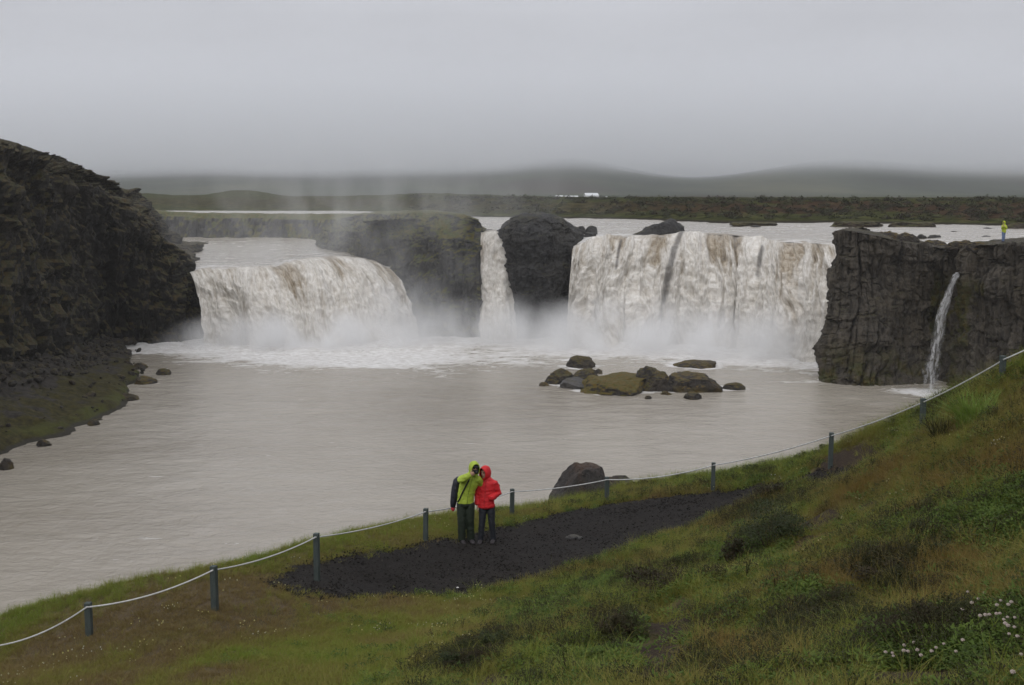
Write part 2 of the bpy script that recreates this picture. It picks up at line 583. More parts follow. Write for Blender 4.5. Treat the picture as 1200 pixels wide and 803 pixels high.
def cliff(name, stations, nu, nv, mat, seed, amp=1.0, col_freq=0.55, label=None, fade_v=None, crag=0.25, run=None, butt=0.0, colamp=0.55):
    """stations: list of profiles (same number of points), foot first, over the top edge and back"""
    st = np.asarray(stations, float)                      # (S,K,3)
    g = resample(st, nu)                                   # along the face
    g = np.swapaxes(resample(np.swapaxes(g, 0, 1), nv, False), 0, 1)
    n = grid_normals(g)
    P = g.reshape(-1, 3)
    N = n.reshape(-1, 3)
    up = np.clip(np.abs(N[:, 2]), 0, 1)
    face = 1 - smooth(0.5, 0.9, up)
    arc = np.concatenate([[0], np.cumsum(np.linalg.norm(np.diff(g[:, nv // 3, :2], axis=0), axis=1))])
    U = np.repeat(arc, nv)
    d = columns(U, P, seed, col_freq, colamp) * face
    d += fbm(P * np.array([0.10, 0.10, 0.07]), 3, seed + 3) * 1.6 * face
    d += fbm(P * 0.35, 5, seed + 5, 0.58) * (0.9 * face + 0.35) + crag * fbm(P * np.array([0.75, 0.75, 0.9]), 4, seed + 6, 0.6)
    d += np.round(fbm(P * np.array([0.18, 0.18, 0.36]), 2, seed + 8) * 4) / 4 * 0.7 * face
    d *= amp
    d += butt * (ridged(P * np.array([0.13, 0.13, 0.035]), 3, seed + 12) - 0.2) * face
    if run is not None: d *= np.repeat(np.interp(np.linspace(0, 1, nu), *run), nv)
    if fade_v is not None: d *= np.tile(fade_v(np.linspace(0, 1, nv)), nu)
    N2 = N.copy()
    N2[:, 2] *= 0.5
    P = P + N2 * d[:, None]
    d0 = None
    o = link(name, mesh_np(name, P, grid_faces(nu, nv), False), mat)
    tag(o, label, None, None, 'structure')
    return P.reshape(nu, nv, 3)


def lerp(a, b, t): return np.asarray(a) * (1 - t) + np.asarray(b) * t


# --- left cliff: profile = foot, belly, shoulder, rim, back, far back
def left_cliff():
    # px, rim y, rim d, foot (px, z, d)
    rows = [(-420, 64, 62, -420, 7.5, 50), (-250, 104, 75, -250, 6.2, 62), (-100, 143, 90, -100, 4.4, 80), (0, 172, 98, 0, 2.9, 91), (20, 179, 101, 20, 2.6, 95),
            (58, 197, 108, 60, 1.7, 105), (73, 208, 112, 78, 0.9, 113), (96, 222, 120, 102, -0.4, 125), (112, 221, 124, 126, -0.6, 128), (143, 236, 129, 160, -0.6, 130),
            (158, 252, 131, 184, -0.6, 131), (176, 272, 133, 206, -0.6, 132), (194, 287, 134, 224, -0.6, 132.5), (206, 297, 135, 237, -0.6, 133), (216, 318, 135.5, 243, -0.6, 133.3),
            (224, 338, 136.5, 244, -0.6, 134.5), (228, 348, 139, 242, -0.6, 137.5)]
    st = []
    for px, ry, rd, fx, fz, fd in rows:
        foot = np.array([XD(fx, fd), fd, fz - 0.4])
        rim = W(px, ry, rd)
        t = smooth(70, 200, np.array(px)).item()
        a = lerp(foot, rim, 0.45); a[1] += 0.5
        a[:2] = lerp(foot[:2], rim[:2], 0.30 + 0.12 * t)
        b = lerp(foot, rim, 0.80); b[:2] = lerp(foot[:2], rim[:2], 0.62)
        bk = rim + np.array([-1.5, 7.0, 0.25 if px < 100 else -0.6])
        bk2 = rim + np.array([-4.0, 24.0, -0.3])
        bk3 = rim + np.array([-8.0, 48.0, -5.5])
        if px > 200:
            bk[2] = min(bk[2], rim[2] - 0.8); bk2[2] = 7.6; bk3[2] = 7.2
        elif px > 140:
            bk2[2] = max(9.5, rim[2] - 2.5); bk3[2] = 9.0
        st.append([foot, a, b, rim, bk, bk2, bk3])
    cliff('left_cliff', st, 460, 230, ROCK_L, 41, 1.05, 0.30, crag=0.65, butt=1.5, label='dark mossy basalt cliff left of the falls')


left_cliff()


# --- grassy shelf of rubble under the left cliff
def left_shelf():
    inner = [(-30 + XD(-420, 50) * 0 + XD(-420, 50) + 30, 50, 8.2), (XD(-250, 62), 64, 6.9), (XD(-100, 80), 82, 5.1), (XD(0, 92), 93, 3.7), (XD(50, 103), 104, 2.6),
             (XD(90, 117), 118, 1.5), (XD(120, 125.5), 126.5, 0.8), (XD(140, 128.5), 129.5, 0.3)]
    outer = [G(-520, 860), G(-300, 690), G(-110, 580), G(0, 531), G(60, 514), G(104, 497), G(147, 470), G(158, 442)]
    a = resample(np.array(inner, float), 200)
    b = resample(np.array(outer, float), 200)
    V = []
    for t in np.linspace(-0.15, 1.22, 90):
        q = a * (1 - t) + b * t
        tz = np.clip(t, 0, 1.3)
        q[:, 2] = np.where(t < 1, a[:, 2] * (1 - tz) ** 0.8 * 0.93 + 0.28 * (1 - smooth(0.93, 1.0, tz)) + 0.0 if t < 1 else 0, -0.9 * (t - 1) * 5)
        V.append(q)
    g = np.stack(V, 1)
    P = g.reshape(-1, 3)
    t = np.tile(np.linspace(-0.15, 1.22, 90), 200)
    P[:, 2] += (fbm(P * 0.35, 4, 51) * 0.5 + fbm(P * 1.2, 3, 52) * 0.22) * smooth(1.25, 0.8, t)
    P[:, 0] += fbm(P3(P[:, 0], P[:, 1]) * 0.3, 3, 53) * 1.3
    k = Mat('shelf_ground')
    p = k.pos()
    n = k.noise(p, 0.35, 6, 0.65)
    n2 = k.noise(p, 2.5, 6, 0.7)
    at = k.attr('slope')
    grass = k.ramp(n2, [(0.3, (0.015, 0.014, 0.006)), (0.55, (0.045, 0.039, 0.012)), (0.75, (0.078, 0.066, 0.020))])
    scree = k.ramp(n2, [(0.3, (0.016, 0.014, 0.012)), (0.7, (0.06, 0.053, 0.045))])
    f = k.ma('ADD', at, k.rng(n, 0.3, 0.7, -0.45, 0.45, 'LINEAR'))
    c = k.mix(k.rng(f, 0.35, 0.6), scree, grass)
    c = k.mix(k.ma('MULTIPLY', k.rng(at, 0.84, 0.93, 0, 0.8), k.rng(n, 0.4, 0.55)), c, k.mix(n2, (0.032, 0.038, 0.009), (0.078, 0.082, 0.018)))
    c = k.mix(k.rng(k.sep(p)[2], 0.12, 0.3, 0.9, 0), c, (0.035, 0.031, 0.026))
    o = link('shelf', mesh_np('shelf', P, grid_faces(200, 90)), k.done(k.bsdf(c, 0.9, k.bump(n2, 0.8, 0.2), 0.2)))
    set_attr(o.data, 'slope', t)
    tag(o, 'sloping shelf of scree and yellow grass below the left cliff', None, None, 'structure')
    return P, t


SHELF, SHELF_T = left_shelf()


# --- rock island between the left fall and the narrow fall, with the band of cliff behind
def island():
    # px, rim y, rim d, foot z, foot d: the far band of lava behind the upper water of the left fall
    band = [(60, 243, 206, 8.6, 204), (150, 244, 202, 8.6, 199), (190, 247.5, 198, 8.8, 196), (230, 249.4, 196, 8.8, 193), (290, 250.2, 194, 8.8, 191), (331, 250.5, 192, 8.6, 188),
            (372, 251, 191, 8.4, 187), (400, 250.5, 190, 8.4, 186), (440, 250.5, 190, 8.4, 186), (480, 251, 190, 8.4, 186)]
    st = []
    for px, ry, rd, fz, fd in band:
        rim = W(px, ry, rd)
        foot = np.array([XD(px, fd), fd, fz])
        a = lerp(foot, rim, 0.4); a[:2] = lerp(foot[:2], rim[:2], 0.3)
        b = lerp(foot, rim, 0.8); b[:2] = lerp(foot[:2], rim[:2], 0.55)
        st.append([foot, a, b, rim, rim + np.array([0.0, 4, -0.1]), np.array([XD(px, 212), 212, min(rim[2] - 0.1, 12.6)]), np.array([XD(px, 262), 262, 10.8])])
    cliff('lava_band', st, 340, 120, ROCK_M, 66, 0.7, 0.5, 'low band of lava behind the water feeding the left fall', crag=0.5)
    # the bulky block itself
    rows = [(383, 281, 172, 7.5, 172), (377, 279, 164, 7.5, 163), (379, 271, 160.5, 7.5, 159), (386, 263, 158, 7.0, 156), (398, 257, 155, 6.0, 153), (416, 252.8, 150, 4.0, 147.5), (440, 250.8, 143.5, -0.6, 141),
            (466, 250, 140, -0.6, 138), (492, 249.5, 138.2, -0.6, 136.3), (520, 249.5, 137.2, -0.6, 135.2), (548, 252.5, 136.8, -0.6, 134.8), (561, 258, 137, -0.6, 135), (567, 266, 139, -0.6, 137), (571, 270, 146, -0.6, 145),
            (573, 270, 160, 8, 160)]
    st = []
    for px, ry, rd, fz, fd in rows:
        rim = W(px, ry, rd + (2.6 if px < 560 else 0))
        foot = np.array([XD(px, fd) if px < 480 else XD(px + (px - 520) * 0.02, fd), fd, fz])
        a = lerp(foot, rim, 0.42); a[:2] = lerp(foot[:2], rim[:2], 0.16)
        b = lerp(foot, rim, 0.80); b[:2] = lerp(foot[:2], rim[:2], 0.32)
        if px < 566:
            t = 1 - (rd - 137) / 40.0
            cx, cy = XD(470, 158), 158
            c = np.array([cx, cy, 13.9])
            bk = lerp(rim, c, 0.22); bk[2] = max(rim[2] + 0.3, lerp(rim, c, 0.35)[2]) if rd > 150 else rim[2] + 0.25
            bk2 = lerp(rim, c, 0.6); bk2[2] = max(13.4, rim[2] - 0.3)
            bk3 = c + np.array([(px - 470) * 0.03, 14, -2.5])
        else:
            bk = rim + np.array([-5.0, 0.5, 0.8]); bk2 = rim + np.array([-9, 1, 1.0]); bk3 = rim + np.array([-14, 2, 0.6])
        st.append([foot, a, b, rim, bk, bk2, bk3])
    cliff('rock_island', st, 480, 180, ROCK_M, 61, 0.75, 0.5, 'bulky grass-topped rock island between the left fall and the narrow fall', crag=0.5)


island()


def ring_rock(name, outline, cy, depth, mat, seed, amp, label, cat, nu=240, nv=170):
    """free-standing rock from left/right outline in metres at height z: (z, xl, xr)"""
    o = np.asarray(outline, float)
    z = np.linspace(o[0, 0], o[-1, 0], nv)
    z = o[0, 0] + (o[-1, 0] - o[0, 0]) * (1 - (1 - np.linspace(0, 1, nv)) ** 1.3)
    xl, xr = np.interp(z, o[:, 0], o[:, 1]), np.interp(z, o[:, 0], o[:, 2])
    th = np.linspace(0, 2 * math.pi, nu, endpoint=False)
    c, s = np.cos(th), np.sin(th)
    sx = np.sign(c) * np.abs(c) ** 0.75
    sy = np.sign(s) * np.abs(s) ** 0.75
    hw = (xr - xl) / 2
    dep = depth * (hw / hw.max()) ** 0.7
    X = (xl + xr)[None] / 2 + sx[:, None] * hw[None]
    Y = cy + sy[:, None] * dep[None]
    Z = np.broadcast_to(z[None], X.shape)
    P = np.stack([X, Y, Z], 2).reshape(-1, 3)
    nr = np.stack([np.repeat(sx, nv), np.repeat(sy, nv), np.zeros(nu * nv)], 1)
    k = smooth(o[-1, 0] + 0.2, o[-1, 0] - 1.5, P[:, 2])
    d = (ridged(P * np.array([0.55, 0.55, 0.08]), 3, seed) - 0.2) * 0.6 + fbm(P * 0.45, 5, seed + 2, 0.6) * 1.1 + fbm(P * np.array([1.2, 1.2, 0.8]), 4, seed + 4, 0.6) * 0.5
    d = d + np.round(fbm(P * np.array([0.3, 0.3, 0.5]), 2, seed + 6) * 4) / 4 * 0.8
    P = P + nr * (d * amp * (0.2 + 0.8 * k))[:, None]
    P[:, 2] += fbm(P3(P[:, 0], P[:, 1]) * 0.5, 4, seed + 7) * 0.5 * smooth(o[0, 0] + 4, o[-1, 0], P[:, 2]) * amp
    F = grid_faces(nu, nv, True)
    P = np.concatenate([P, [[(xl[-1] + xr[-1]) / 2, cy, z[-1] + 0.05]]])
    top = np.arange(nu) * nv + nv - 1
    me = mesh_np(name, P, F, False)
    bm = bmesh.new(); bm.from_mesh(me); bm.verts.ensure_lookup_table()
    for i in range(nu):
        try: bm.faces.new((bm.verts[top[i]], bm.verts[top[(i + 1) % nu]], bm.verts[nu * nv])).smooth = True
        except ValueError: pass
    bm.to_mesh(me); bm.free()
    ob = link(name, me, mat)
    tag(ob, label, cat)
    return ob


def px_outline(rows, d):
    out = []
    for y, a, b in rows:
        out.append((W(a, y, d)[2], XD(a, d), XD(b, d)))
    return sorted(out)


ROCK_P = rock_mat('basalt_pillar', (0.030, 0.030, 0.031), (0.095, 0.092, 0.09), (0.07, 0.066, 0.058), (0.055, 0.060, 0.020), 0.6, (0.75, 1.15), 1.0, (0.12, 0.12, 0.12))
ring_rock('rock_pillar', px_outline([(404, 604, 664), (380, 602, 667), (345, 598, 675), (310, 591, 682), (290, 588, 683), (278, 587, 680), (270, 588, 675), (263, 592, 668), (257, 600, 659), (253, 611, 648), (250.5, 622, 638)], 133),
          137.5, 4.6, ROCK_P, 71, 0.85, 'rounded dark rock pillar between the narrow fall and the wide right fall', 'rock')


# --- right cliff
def right_cliff():
    # rim (px,y,d), mid px offset handled by rows: foot (px,d)
    rows = [((1052, 282, 133), 1052, 133), ((1030, 281, 124), 1030, 124), ((1003, 279, 114), 1003, 114), ((981, 273.5, 108.5), 983, 107.6), ((979, 271, 106), 973, 104.2), ((988, 270, 105.4), 980, 103.2),
            ((1003, 271, 105), 996, 102.6), ((1020, 275, 104.8), 1018, 102.2), ((1040, 279, 105.5), 1040, 102.0), ((1058, 284, 106.5), 1060, 102.3), ((1078, 286, 107), 1078, 103),
            ((1100, 290, 107.5), 1098, 104.5), ((1118, 291, 106.5), 1112, 104.5), ((1131, 289, 103.5), 1124, 101.5), ((1142, 287.5, 101), 1138, 98.5), ((1170, 286, 99), 1170, 96.4),
            ((1200, 284, 97), 1200, 94), ((1290, 280, 92), 1290, 89), ((1420, 275, 86), 1420, 83)]
    st = []
    for (px, ry, rd), fx, fd in rows:
        rim = W(px, ry, rd)
        foot = np.array([XD(fx, fd), fd, -0.7])
        a = lerp(foot, rim, 0.28); a[:2] = lerp(foot[:2], rim[:2], 0.72)
        a2 = lerp(foot, rim, 0.6); a2[:2] = lerp(foot[:2], rim[:2], 1.02); a2[1] += 0.25
        b = lerp(foot, rim, 0.9); b[:2] = lerp(foot[:2], rim[:2], 0.97)
        sl = rim[0] / rim[1]
        if rd > 107.6 and px > 979 and px < 1060 and fd > 107:
            bk = rim + np.array([1.5, 0.3, -0.1]); bk2 = rim + np.array([3, 0.6, -0.6]); bk3 = rim + np.array([6, 1.0, -3.0])
        else:
            w = 1.0 if px < 1150 else 1.6
            ex = 1.2 if px < 990 else 0.3
            bk = rim + np.array([3.0 * sl + ex, 3.0, 0.1]); bk2 = rim + np.array([8 * w * sl + ex * 1.6, 8 * w, -0.1]); bk3 = rim + np.array([18 * w * sl + ex * 3, 18 * w, -2.8])
        st.append([foot, a, a2, b, rim, bk, bk2, bk3])
    cliff('right_cliff', st, 900, 280, ROCK_R, 81, 0.85, 0.62, crag=0.45, colamp=0.85, run=([0, 0.22, 0.33, 0.42, 1], [0.2, 0.2, 0.4, 0.95, 1]), label= 'brown columnar basalt cliff right of the falls')


right_cliff()


# ------------------------------------------------------------------ water
def silt_mat(name, foam=True, wave=1.0, sheen=0.16):
    k = Mat(name)
    p = k.pos()
    w1 = k.noise(k.map(p, (0.6, 1.0, 1)), 0.5, 4, 0.5, 0.6)
    w2 = k.noise(k.map(p, (0.75, 1.0, 1)), 2.0, 5, 0.6, 0.6)
    w3 = k.noise(k.map(p, (0.7, 1.0, 1)), 7.0, 4, 0.6)
    big = k.noise(k.map(p, (0.5, 1, 1)), 0.06, 5, 0.55, 0.5)
    c = k.ramp(big, [(0.3, (0.285, 0.253, 0.205)), (0.7, (0.36, 0.327, 0.272))])
    c = k.mix(k.rng(w1, 0.5, 0.72, 0, 0.3), c, (0.40, 0.365, 0.32))
    f = k.attr('foam')
    lace = k.noise(k.map(p, (0.55, 1.1, 1)), 0.75, 8, 0.68, 1.2)
    sp = k.noise(k.map(p, (0.5, 1.2, 1)), 0.22, 5, 0.6, 0.6)
    s1 = k.ma('ADD', k.ma('MULTIPLY', lace, 0.62), k.ma('MULTIPLY', sp, 0.38))
    th = k.ma('ADD', s1, k.ma('MULTIPLY', k.ma('SUBTRACT', f, 1.0), 0.34))
    fm = k.rng(th, 0.40, 0.56)
    crest = k.ma('MULTIPLY', k.rng(k.noise(k.map(p, (0.35, 1.3, 1)), 0.42, 8, 0.65, 1.0), 0.665, 0.72), 0.55)
    fm = k.ma('MAXIMUM', fm, crest)
    c = k.mix(fm, c, k.mix(k.rng(w2, 0.3, 0.7), (0.50, 0.475, 0.445), (0.74, 0.73, 0.71)))
    h = k.ma('ADD', k.ma('MULTIPLY', w1, 0.9), k.ma('MULTIPLY', w2, 0.75))
    h = k.ma('ADD', h, k.ma('MULTIPLY', w3, 0.10))
    h = k.ma('ADD', h, k.ma('MULTIPLY', fm, k.ma('MULTIPLY', lace, 0.4)))
    rgh = k.ma('ADD', sheen, k.ma('MULTIPLY', fm, 0.5))
    return k.done(k.bsdf(c, rgh, k.bump(h, 0.7 * wave, 0.2), 0.5, {'IOR': 1.33}))


FALL_BASES = np.array([G(a, b)[:2] for a, b in ((250, 400), (300, 402), (350, 403), (420, 402), (487, 396), (530, 392), (585, 388), (635, 390), (690, 402), (760, 405), (830, 408), (900, 412), (970, 417))])


def base_dist(x, y):
    """signed-ish distance in front of the line of fall feet"""
    P = np.stack([x, y], 1)
    best = np.full(len(P), 1e9)
    for a, b in zip(FALL_BASES[:-1], FALL_BASES[1:]):
        ab = b - a
        t = np.clip(((P - a) @ ab) / (ab @ ab), 0, 1)
        best = np.minimum(best, np.linalg.norm(P - (a + t[:, None] * ab), axis=1))
    return best


def pool():
    xs = np.arange(-95, 75.1, 0.5)
    ys = np.concatenate([np.arange(8, 84, 0.5), np.arange(84, 142.1, 0.3)])
    X, Y = np.meshgrid(xs, ys, indexing='ij')
    x, y = X.ravel(), Y.ravel()
    bd = base_dist(x, y)
    p = P3(x, y)
    bd = np.maximum(bd - 2.5, 0)
    near = np.exp(-bd / 5.0)
    z = fbm(p * np.array([0.25, 0.5, 1]), 3, 91) * 0.07 + fbm(p * np.array([0.7, 1.1, 1]), 3, 93) * 0.05
    z += near * (fbm(p * np.array([0.35, 0.6, 1]), 4, 95) * 0.9 + 0.15)
    foam = 1.75 * np.exp(-(bd / 11.5) ** 1.5)
    # a streak of foam drifting out from the left fall, and from the right cliff's foot
    foam += 0.75 * np.exp(-((x + 12 + (y - 116) * 0.4) / 15) ** 2) * np.exp(-((y - 117) / 8) ** 2)
    foam += 0.25 * np.exp(-((x + 12) / 16) ** 2) * np.exp(-((y - 100) / 14) ** 2)
    foam += 0.40 * np.exp(-((x - 24) / 5) ** 2) * np.exp(-((y - 104.5) / 2.0) ** 2)
    foam += 0.55 * smooth(0.05, 0.5, fbm(p * np.array([0.05, 0.14, 1]), 4, 97)) * np.exp(-bd / 26)
    foam += 0.30 * smooth(0.15, 0.5, fbm(p * np.array([0.045, 0.11, 1]), 4, 98))
    for rx, ry, rw in ((681, 432, 31), (657, 450, 32), (681, 457, 48), (724, 462, 82), (769, 459, 52), (820, 461, 72), (813, 468, 20), (862, 457, 25), (818, 432, 52), (190, 440, 17), (166, 451, 28), (637, 452, 11)):
        q = G(rx, ry)
        r = rw * q[1] / F_PX / 2
        dd = np.sqrt((x - q[0]) ** 2 + ((y - q[1] - r * 0.8)) ** 2)
        foam += 0.55 * np.exp(-(np.maximum(dd - r, 0) / 0.8) ** 2)
    sf = np.linalg.norm(np.stack([x - XD(1087, 98.6), y - 98.0], 1), axis=1)
    foam += 1.0 * np.exp(-(sf / 2.2) ** 2) + 0.42 * np.exp(-(sf / 7) ** 2)
    me = mesh_np('plunge_pool', np.stack([x, y, z], 1), grid_faces(len(xs), len(ys)))
    set_attr(me, 'foam', foam)
    o = link('plunge_pool', me, silt_mat('silty_water', wave=0.9))
    tag(o, 'wide grey-brown plunge pool below the falls', None, None, 'structure')


pool()

L_LIP = [(222, 320, 134.6), (232, 317, 134.8), (255, 315.5, 135.2), (290, 314.5, 136), (320, 313, 136.8), (343, 307, 137.5), (367, 303.5, 138.4), (392, 302, 139.4), (415, 303.5, 140), (436, 307, 140), (450, 314, 139.6)]
L_BASE = [(238, 404), (250, 403), (270, 404), (300, 405), (335, 405), (365, 405), (395, 405), (425, 404), (450, 402), (472, 399), (490, 396)]
N_LIP = [(564, 273, 137), (570, 272.5, 137), (578, 272, 137), (584, 272.5, 137), (590, 274, 137)]
N_BASE = [(563, 396), (571, 397), (582, 398), (594, 398), (603, 397)]
R_LIP = [(672, 290, 133), (684, 285, 133.5), (700, 279.5, 134.2), (730, 278, 134.8), (760, 277.5, 135), (790, 277, 135), (808, 275.5, 135), (835, 275, 135), (860, 276, 134), (882, 279, 133),
         (905, 283, 131.5), (925, 284, 130), (950, 285, 127.8), (966, 286, 126), (984, 288, 124.5), (1006, 289, 123.5)]
R_BASE = [(664, 402), (684, 403), (703, 405), (732, 406), (760, 406), (788, 406), (806, 407), (830, 408), (852, 409), (876, 411), (903, 413), (925, 415), (950, 417), (968, 418), (990, 420), (1012, 421)]


def upper_river():
    """the two arms of the river above the lip, running back to the far bank"""
    m = silt_mat('upper_water', wave=1.1, sheen=0.22)
    def sheet(lip, far, nu, nv, label, seed, zpow=0.6):
        a = resample(np.array(lip), nu)
        b = resample(np.array(far), nu)
        t = np.linspace(0, 1, nv) ** 1.5
        g = a[:, None] * (1 - t[None, :, None]) + b[:, None] * t[None, :, None]
        tz = t ** zpow
        g[:, :, 2] = a[:, None, 2] * (1 - tz) + b[:, None, 2] * tz
        P = g.reshape(-1, 3)
        P[:, 2] += (fbm(P * np.array([0.3, 0.3, 0]), 4, seed) * 0.16 + fbm(P * np.array([0.9, 0.5, 0]), 3, seed + 1) * 0.09) * smooth(0, 0.06, np.tile(t, nu))
        me = mesh_np('river', P, grid_faces(nu, nv))
        set_attr(me, 'foam', np.tile(0.52 + 0.55 * np.exp(-t * 9), nu) + fbm(P * 0.06, 3, seed + 2) * 0.35)
        o = link('river', me, m)
        tag(o, label, None, None, 'structure')
    lip = [W(*q) for q in L_LIP]
    lip = [lip[0] + np.array([-16, 0, 0])] + [lip[0] + np.array([-3, 0, 0])] + lip + [lip[-1] + np.array([8, 3, 0])]
    far = [np.array([XD(px, d), d, 9.45]) for px, d in ((60, 205), (150, 203), (180, 202), (210, 202), (240, 202), (270, 200), (290, 198), (310, 194), (330, 190), (350, 186), (370, 182), (390, 180), (410, 178))]
    sheet(lip, far, 220, 170, 'smooth silty water sliding down to the left fall', 101)
    lip = [W(*q) for q in N_LIP[:1]]
    lip = [lip[0] + np.array([-3, 3, 0])] + [W(*q) for q in N_LIP] + [W(630, 275, 142)] + [W(*q) for q in R_LIP] + [W(1040, 286, 121.5), W(1100, 287, 116.5), W(1160, 285, 115), W(1200, 283, 115), W(1300, 281, 112), W(1500, 280, 108), W(1800, 270, 104)]
    n = len(lip)
    fs = np.array(FAR_SHORE)
    far = []
    for i, q in enumerate(lip):
        px = 600 + F_PX * q[0] / q[1]
        px = 470 + (px - 560) * 1.0 if px < 640 else px
        y, z = np.interp(px, fs[:, 0], fs[:, 1]), np.interp(px, fs[:, 0], fs[:, 2])
        e = G(px, y, z)
        e[1] += 8
        far.append(e)
    sheet(lip, far, 360, 150, 'broad silty river above the right fall', 111, 0.45)
    # reach of the upper river seen past the island on the left
    xs = np.linspace(-0.9, -0.02, 120)
    dd = np.linspace(228, 305, 40)
    g = np.array([[(a * d, d, 12.16) for d in dd] for a in xs])
    P = g.reshape(-1, 3)
    P[:, 2] += fbm(P * np.array([0.2, 0.2, 0]), 3, 121) * 0.06
    me = mesh_np('river', P, grid_faces(120, 40))
    set_attr(me, 'foam', np.full(len(P), 0.2))
    tag(link('river', me, m), 'pale strip of river beyond the rock island', None, None, 'structure')


upper_river()


def fall_mat():
    k = Mat('falling_water')
    uv = k.uv()
    rd = k.attr('ridge')
    s = k.sep(uv)[1]
    st1 = k.noise(k.map(uv, (1.0, 0.16, 1)), 1.6, 7, 0.62, 0.25)
    st2 = k.noise(k.map(uv, (1.0, 0.30, 1)), 5.5, 7, 0.68, 0.5)
    lump = k.noise(k.map(uv, (1.0, 0.75, 1)), 2.6, 7, 0.68, 0.9)
    big = k.noise(k.map(uv, (1.0, 0.12, 1)), 0.33, 4, 0.55, 0.3)
    fresh = k.rng(s, 0.3, 8.0, 1.0, 0.0)                     # unbroken water near the lip
    br = k.ma('ADD', k.ma('MULTIPLY', big, 0.95), k.ma('MULTIPLY', st1, 0.75))
    br = k.ma('ADD', br, k.ma('MULTIPLY', fresh, 0.30))
    br = k.ma('SUBTRACT', br, k.ma('MULTIPLY', rd, 0.50))
    tan = k.rng(br, 0.76, 1.24)
    white = k.mix(k.rng(st2, 0.32, 0.68), (0.52, 0.48, 0.42), (0.77, 0.74, 0.69))
    tcol = k.mix(k.rng(st2, 0.35, 0.65), (0.22, 0.172, 0.115), (0.47, 0.405, 0.315))
    c = k.mix(tan, white, tcol)
    gap = k.ma('ADD', k.ma('MULTIPLY', lump, 0.8), k.ma('MULTIPLY', st2, 0.35))
    gap = k.ma('SUBTRACT', gap, k.ma('MULTIPLY', rd, 0.34))
    c = k.mix(k.rng(gap, 0.62, 0.84, 0, 0.7), c, (0.16, 0.145, 0.13))
    tn = k.ma('ADD', k.attr('thin'), k.rng(st2, 0.3, 0.7, -0.35, 0.15, 'LINEAR'))
    c = k.mix(k.rng(tn, 0.25, 0.85, 0, 0.7), c, (0.075, 0.07, 0.068))
    c = k.mix(k.rng(s, -2.2, 0.4, 0.75, 0.0), c, (0.33, 0.295, 0.25))
    h = k.ma('ADD', k.ma('MULTIPLY', st2, 0.6), k.ma('MULTIPLY', lump, 0.9))
    return k.done(k.bsdf(c, k.rng(tan, 0, 1, 0.75, 0.35), k.bump(h, 0.9, 0.25), 0.4, {'IOR': 1.33}))


FALL = fall_mat()


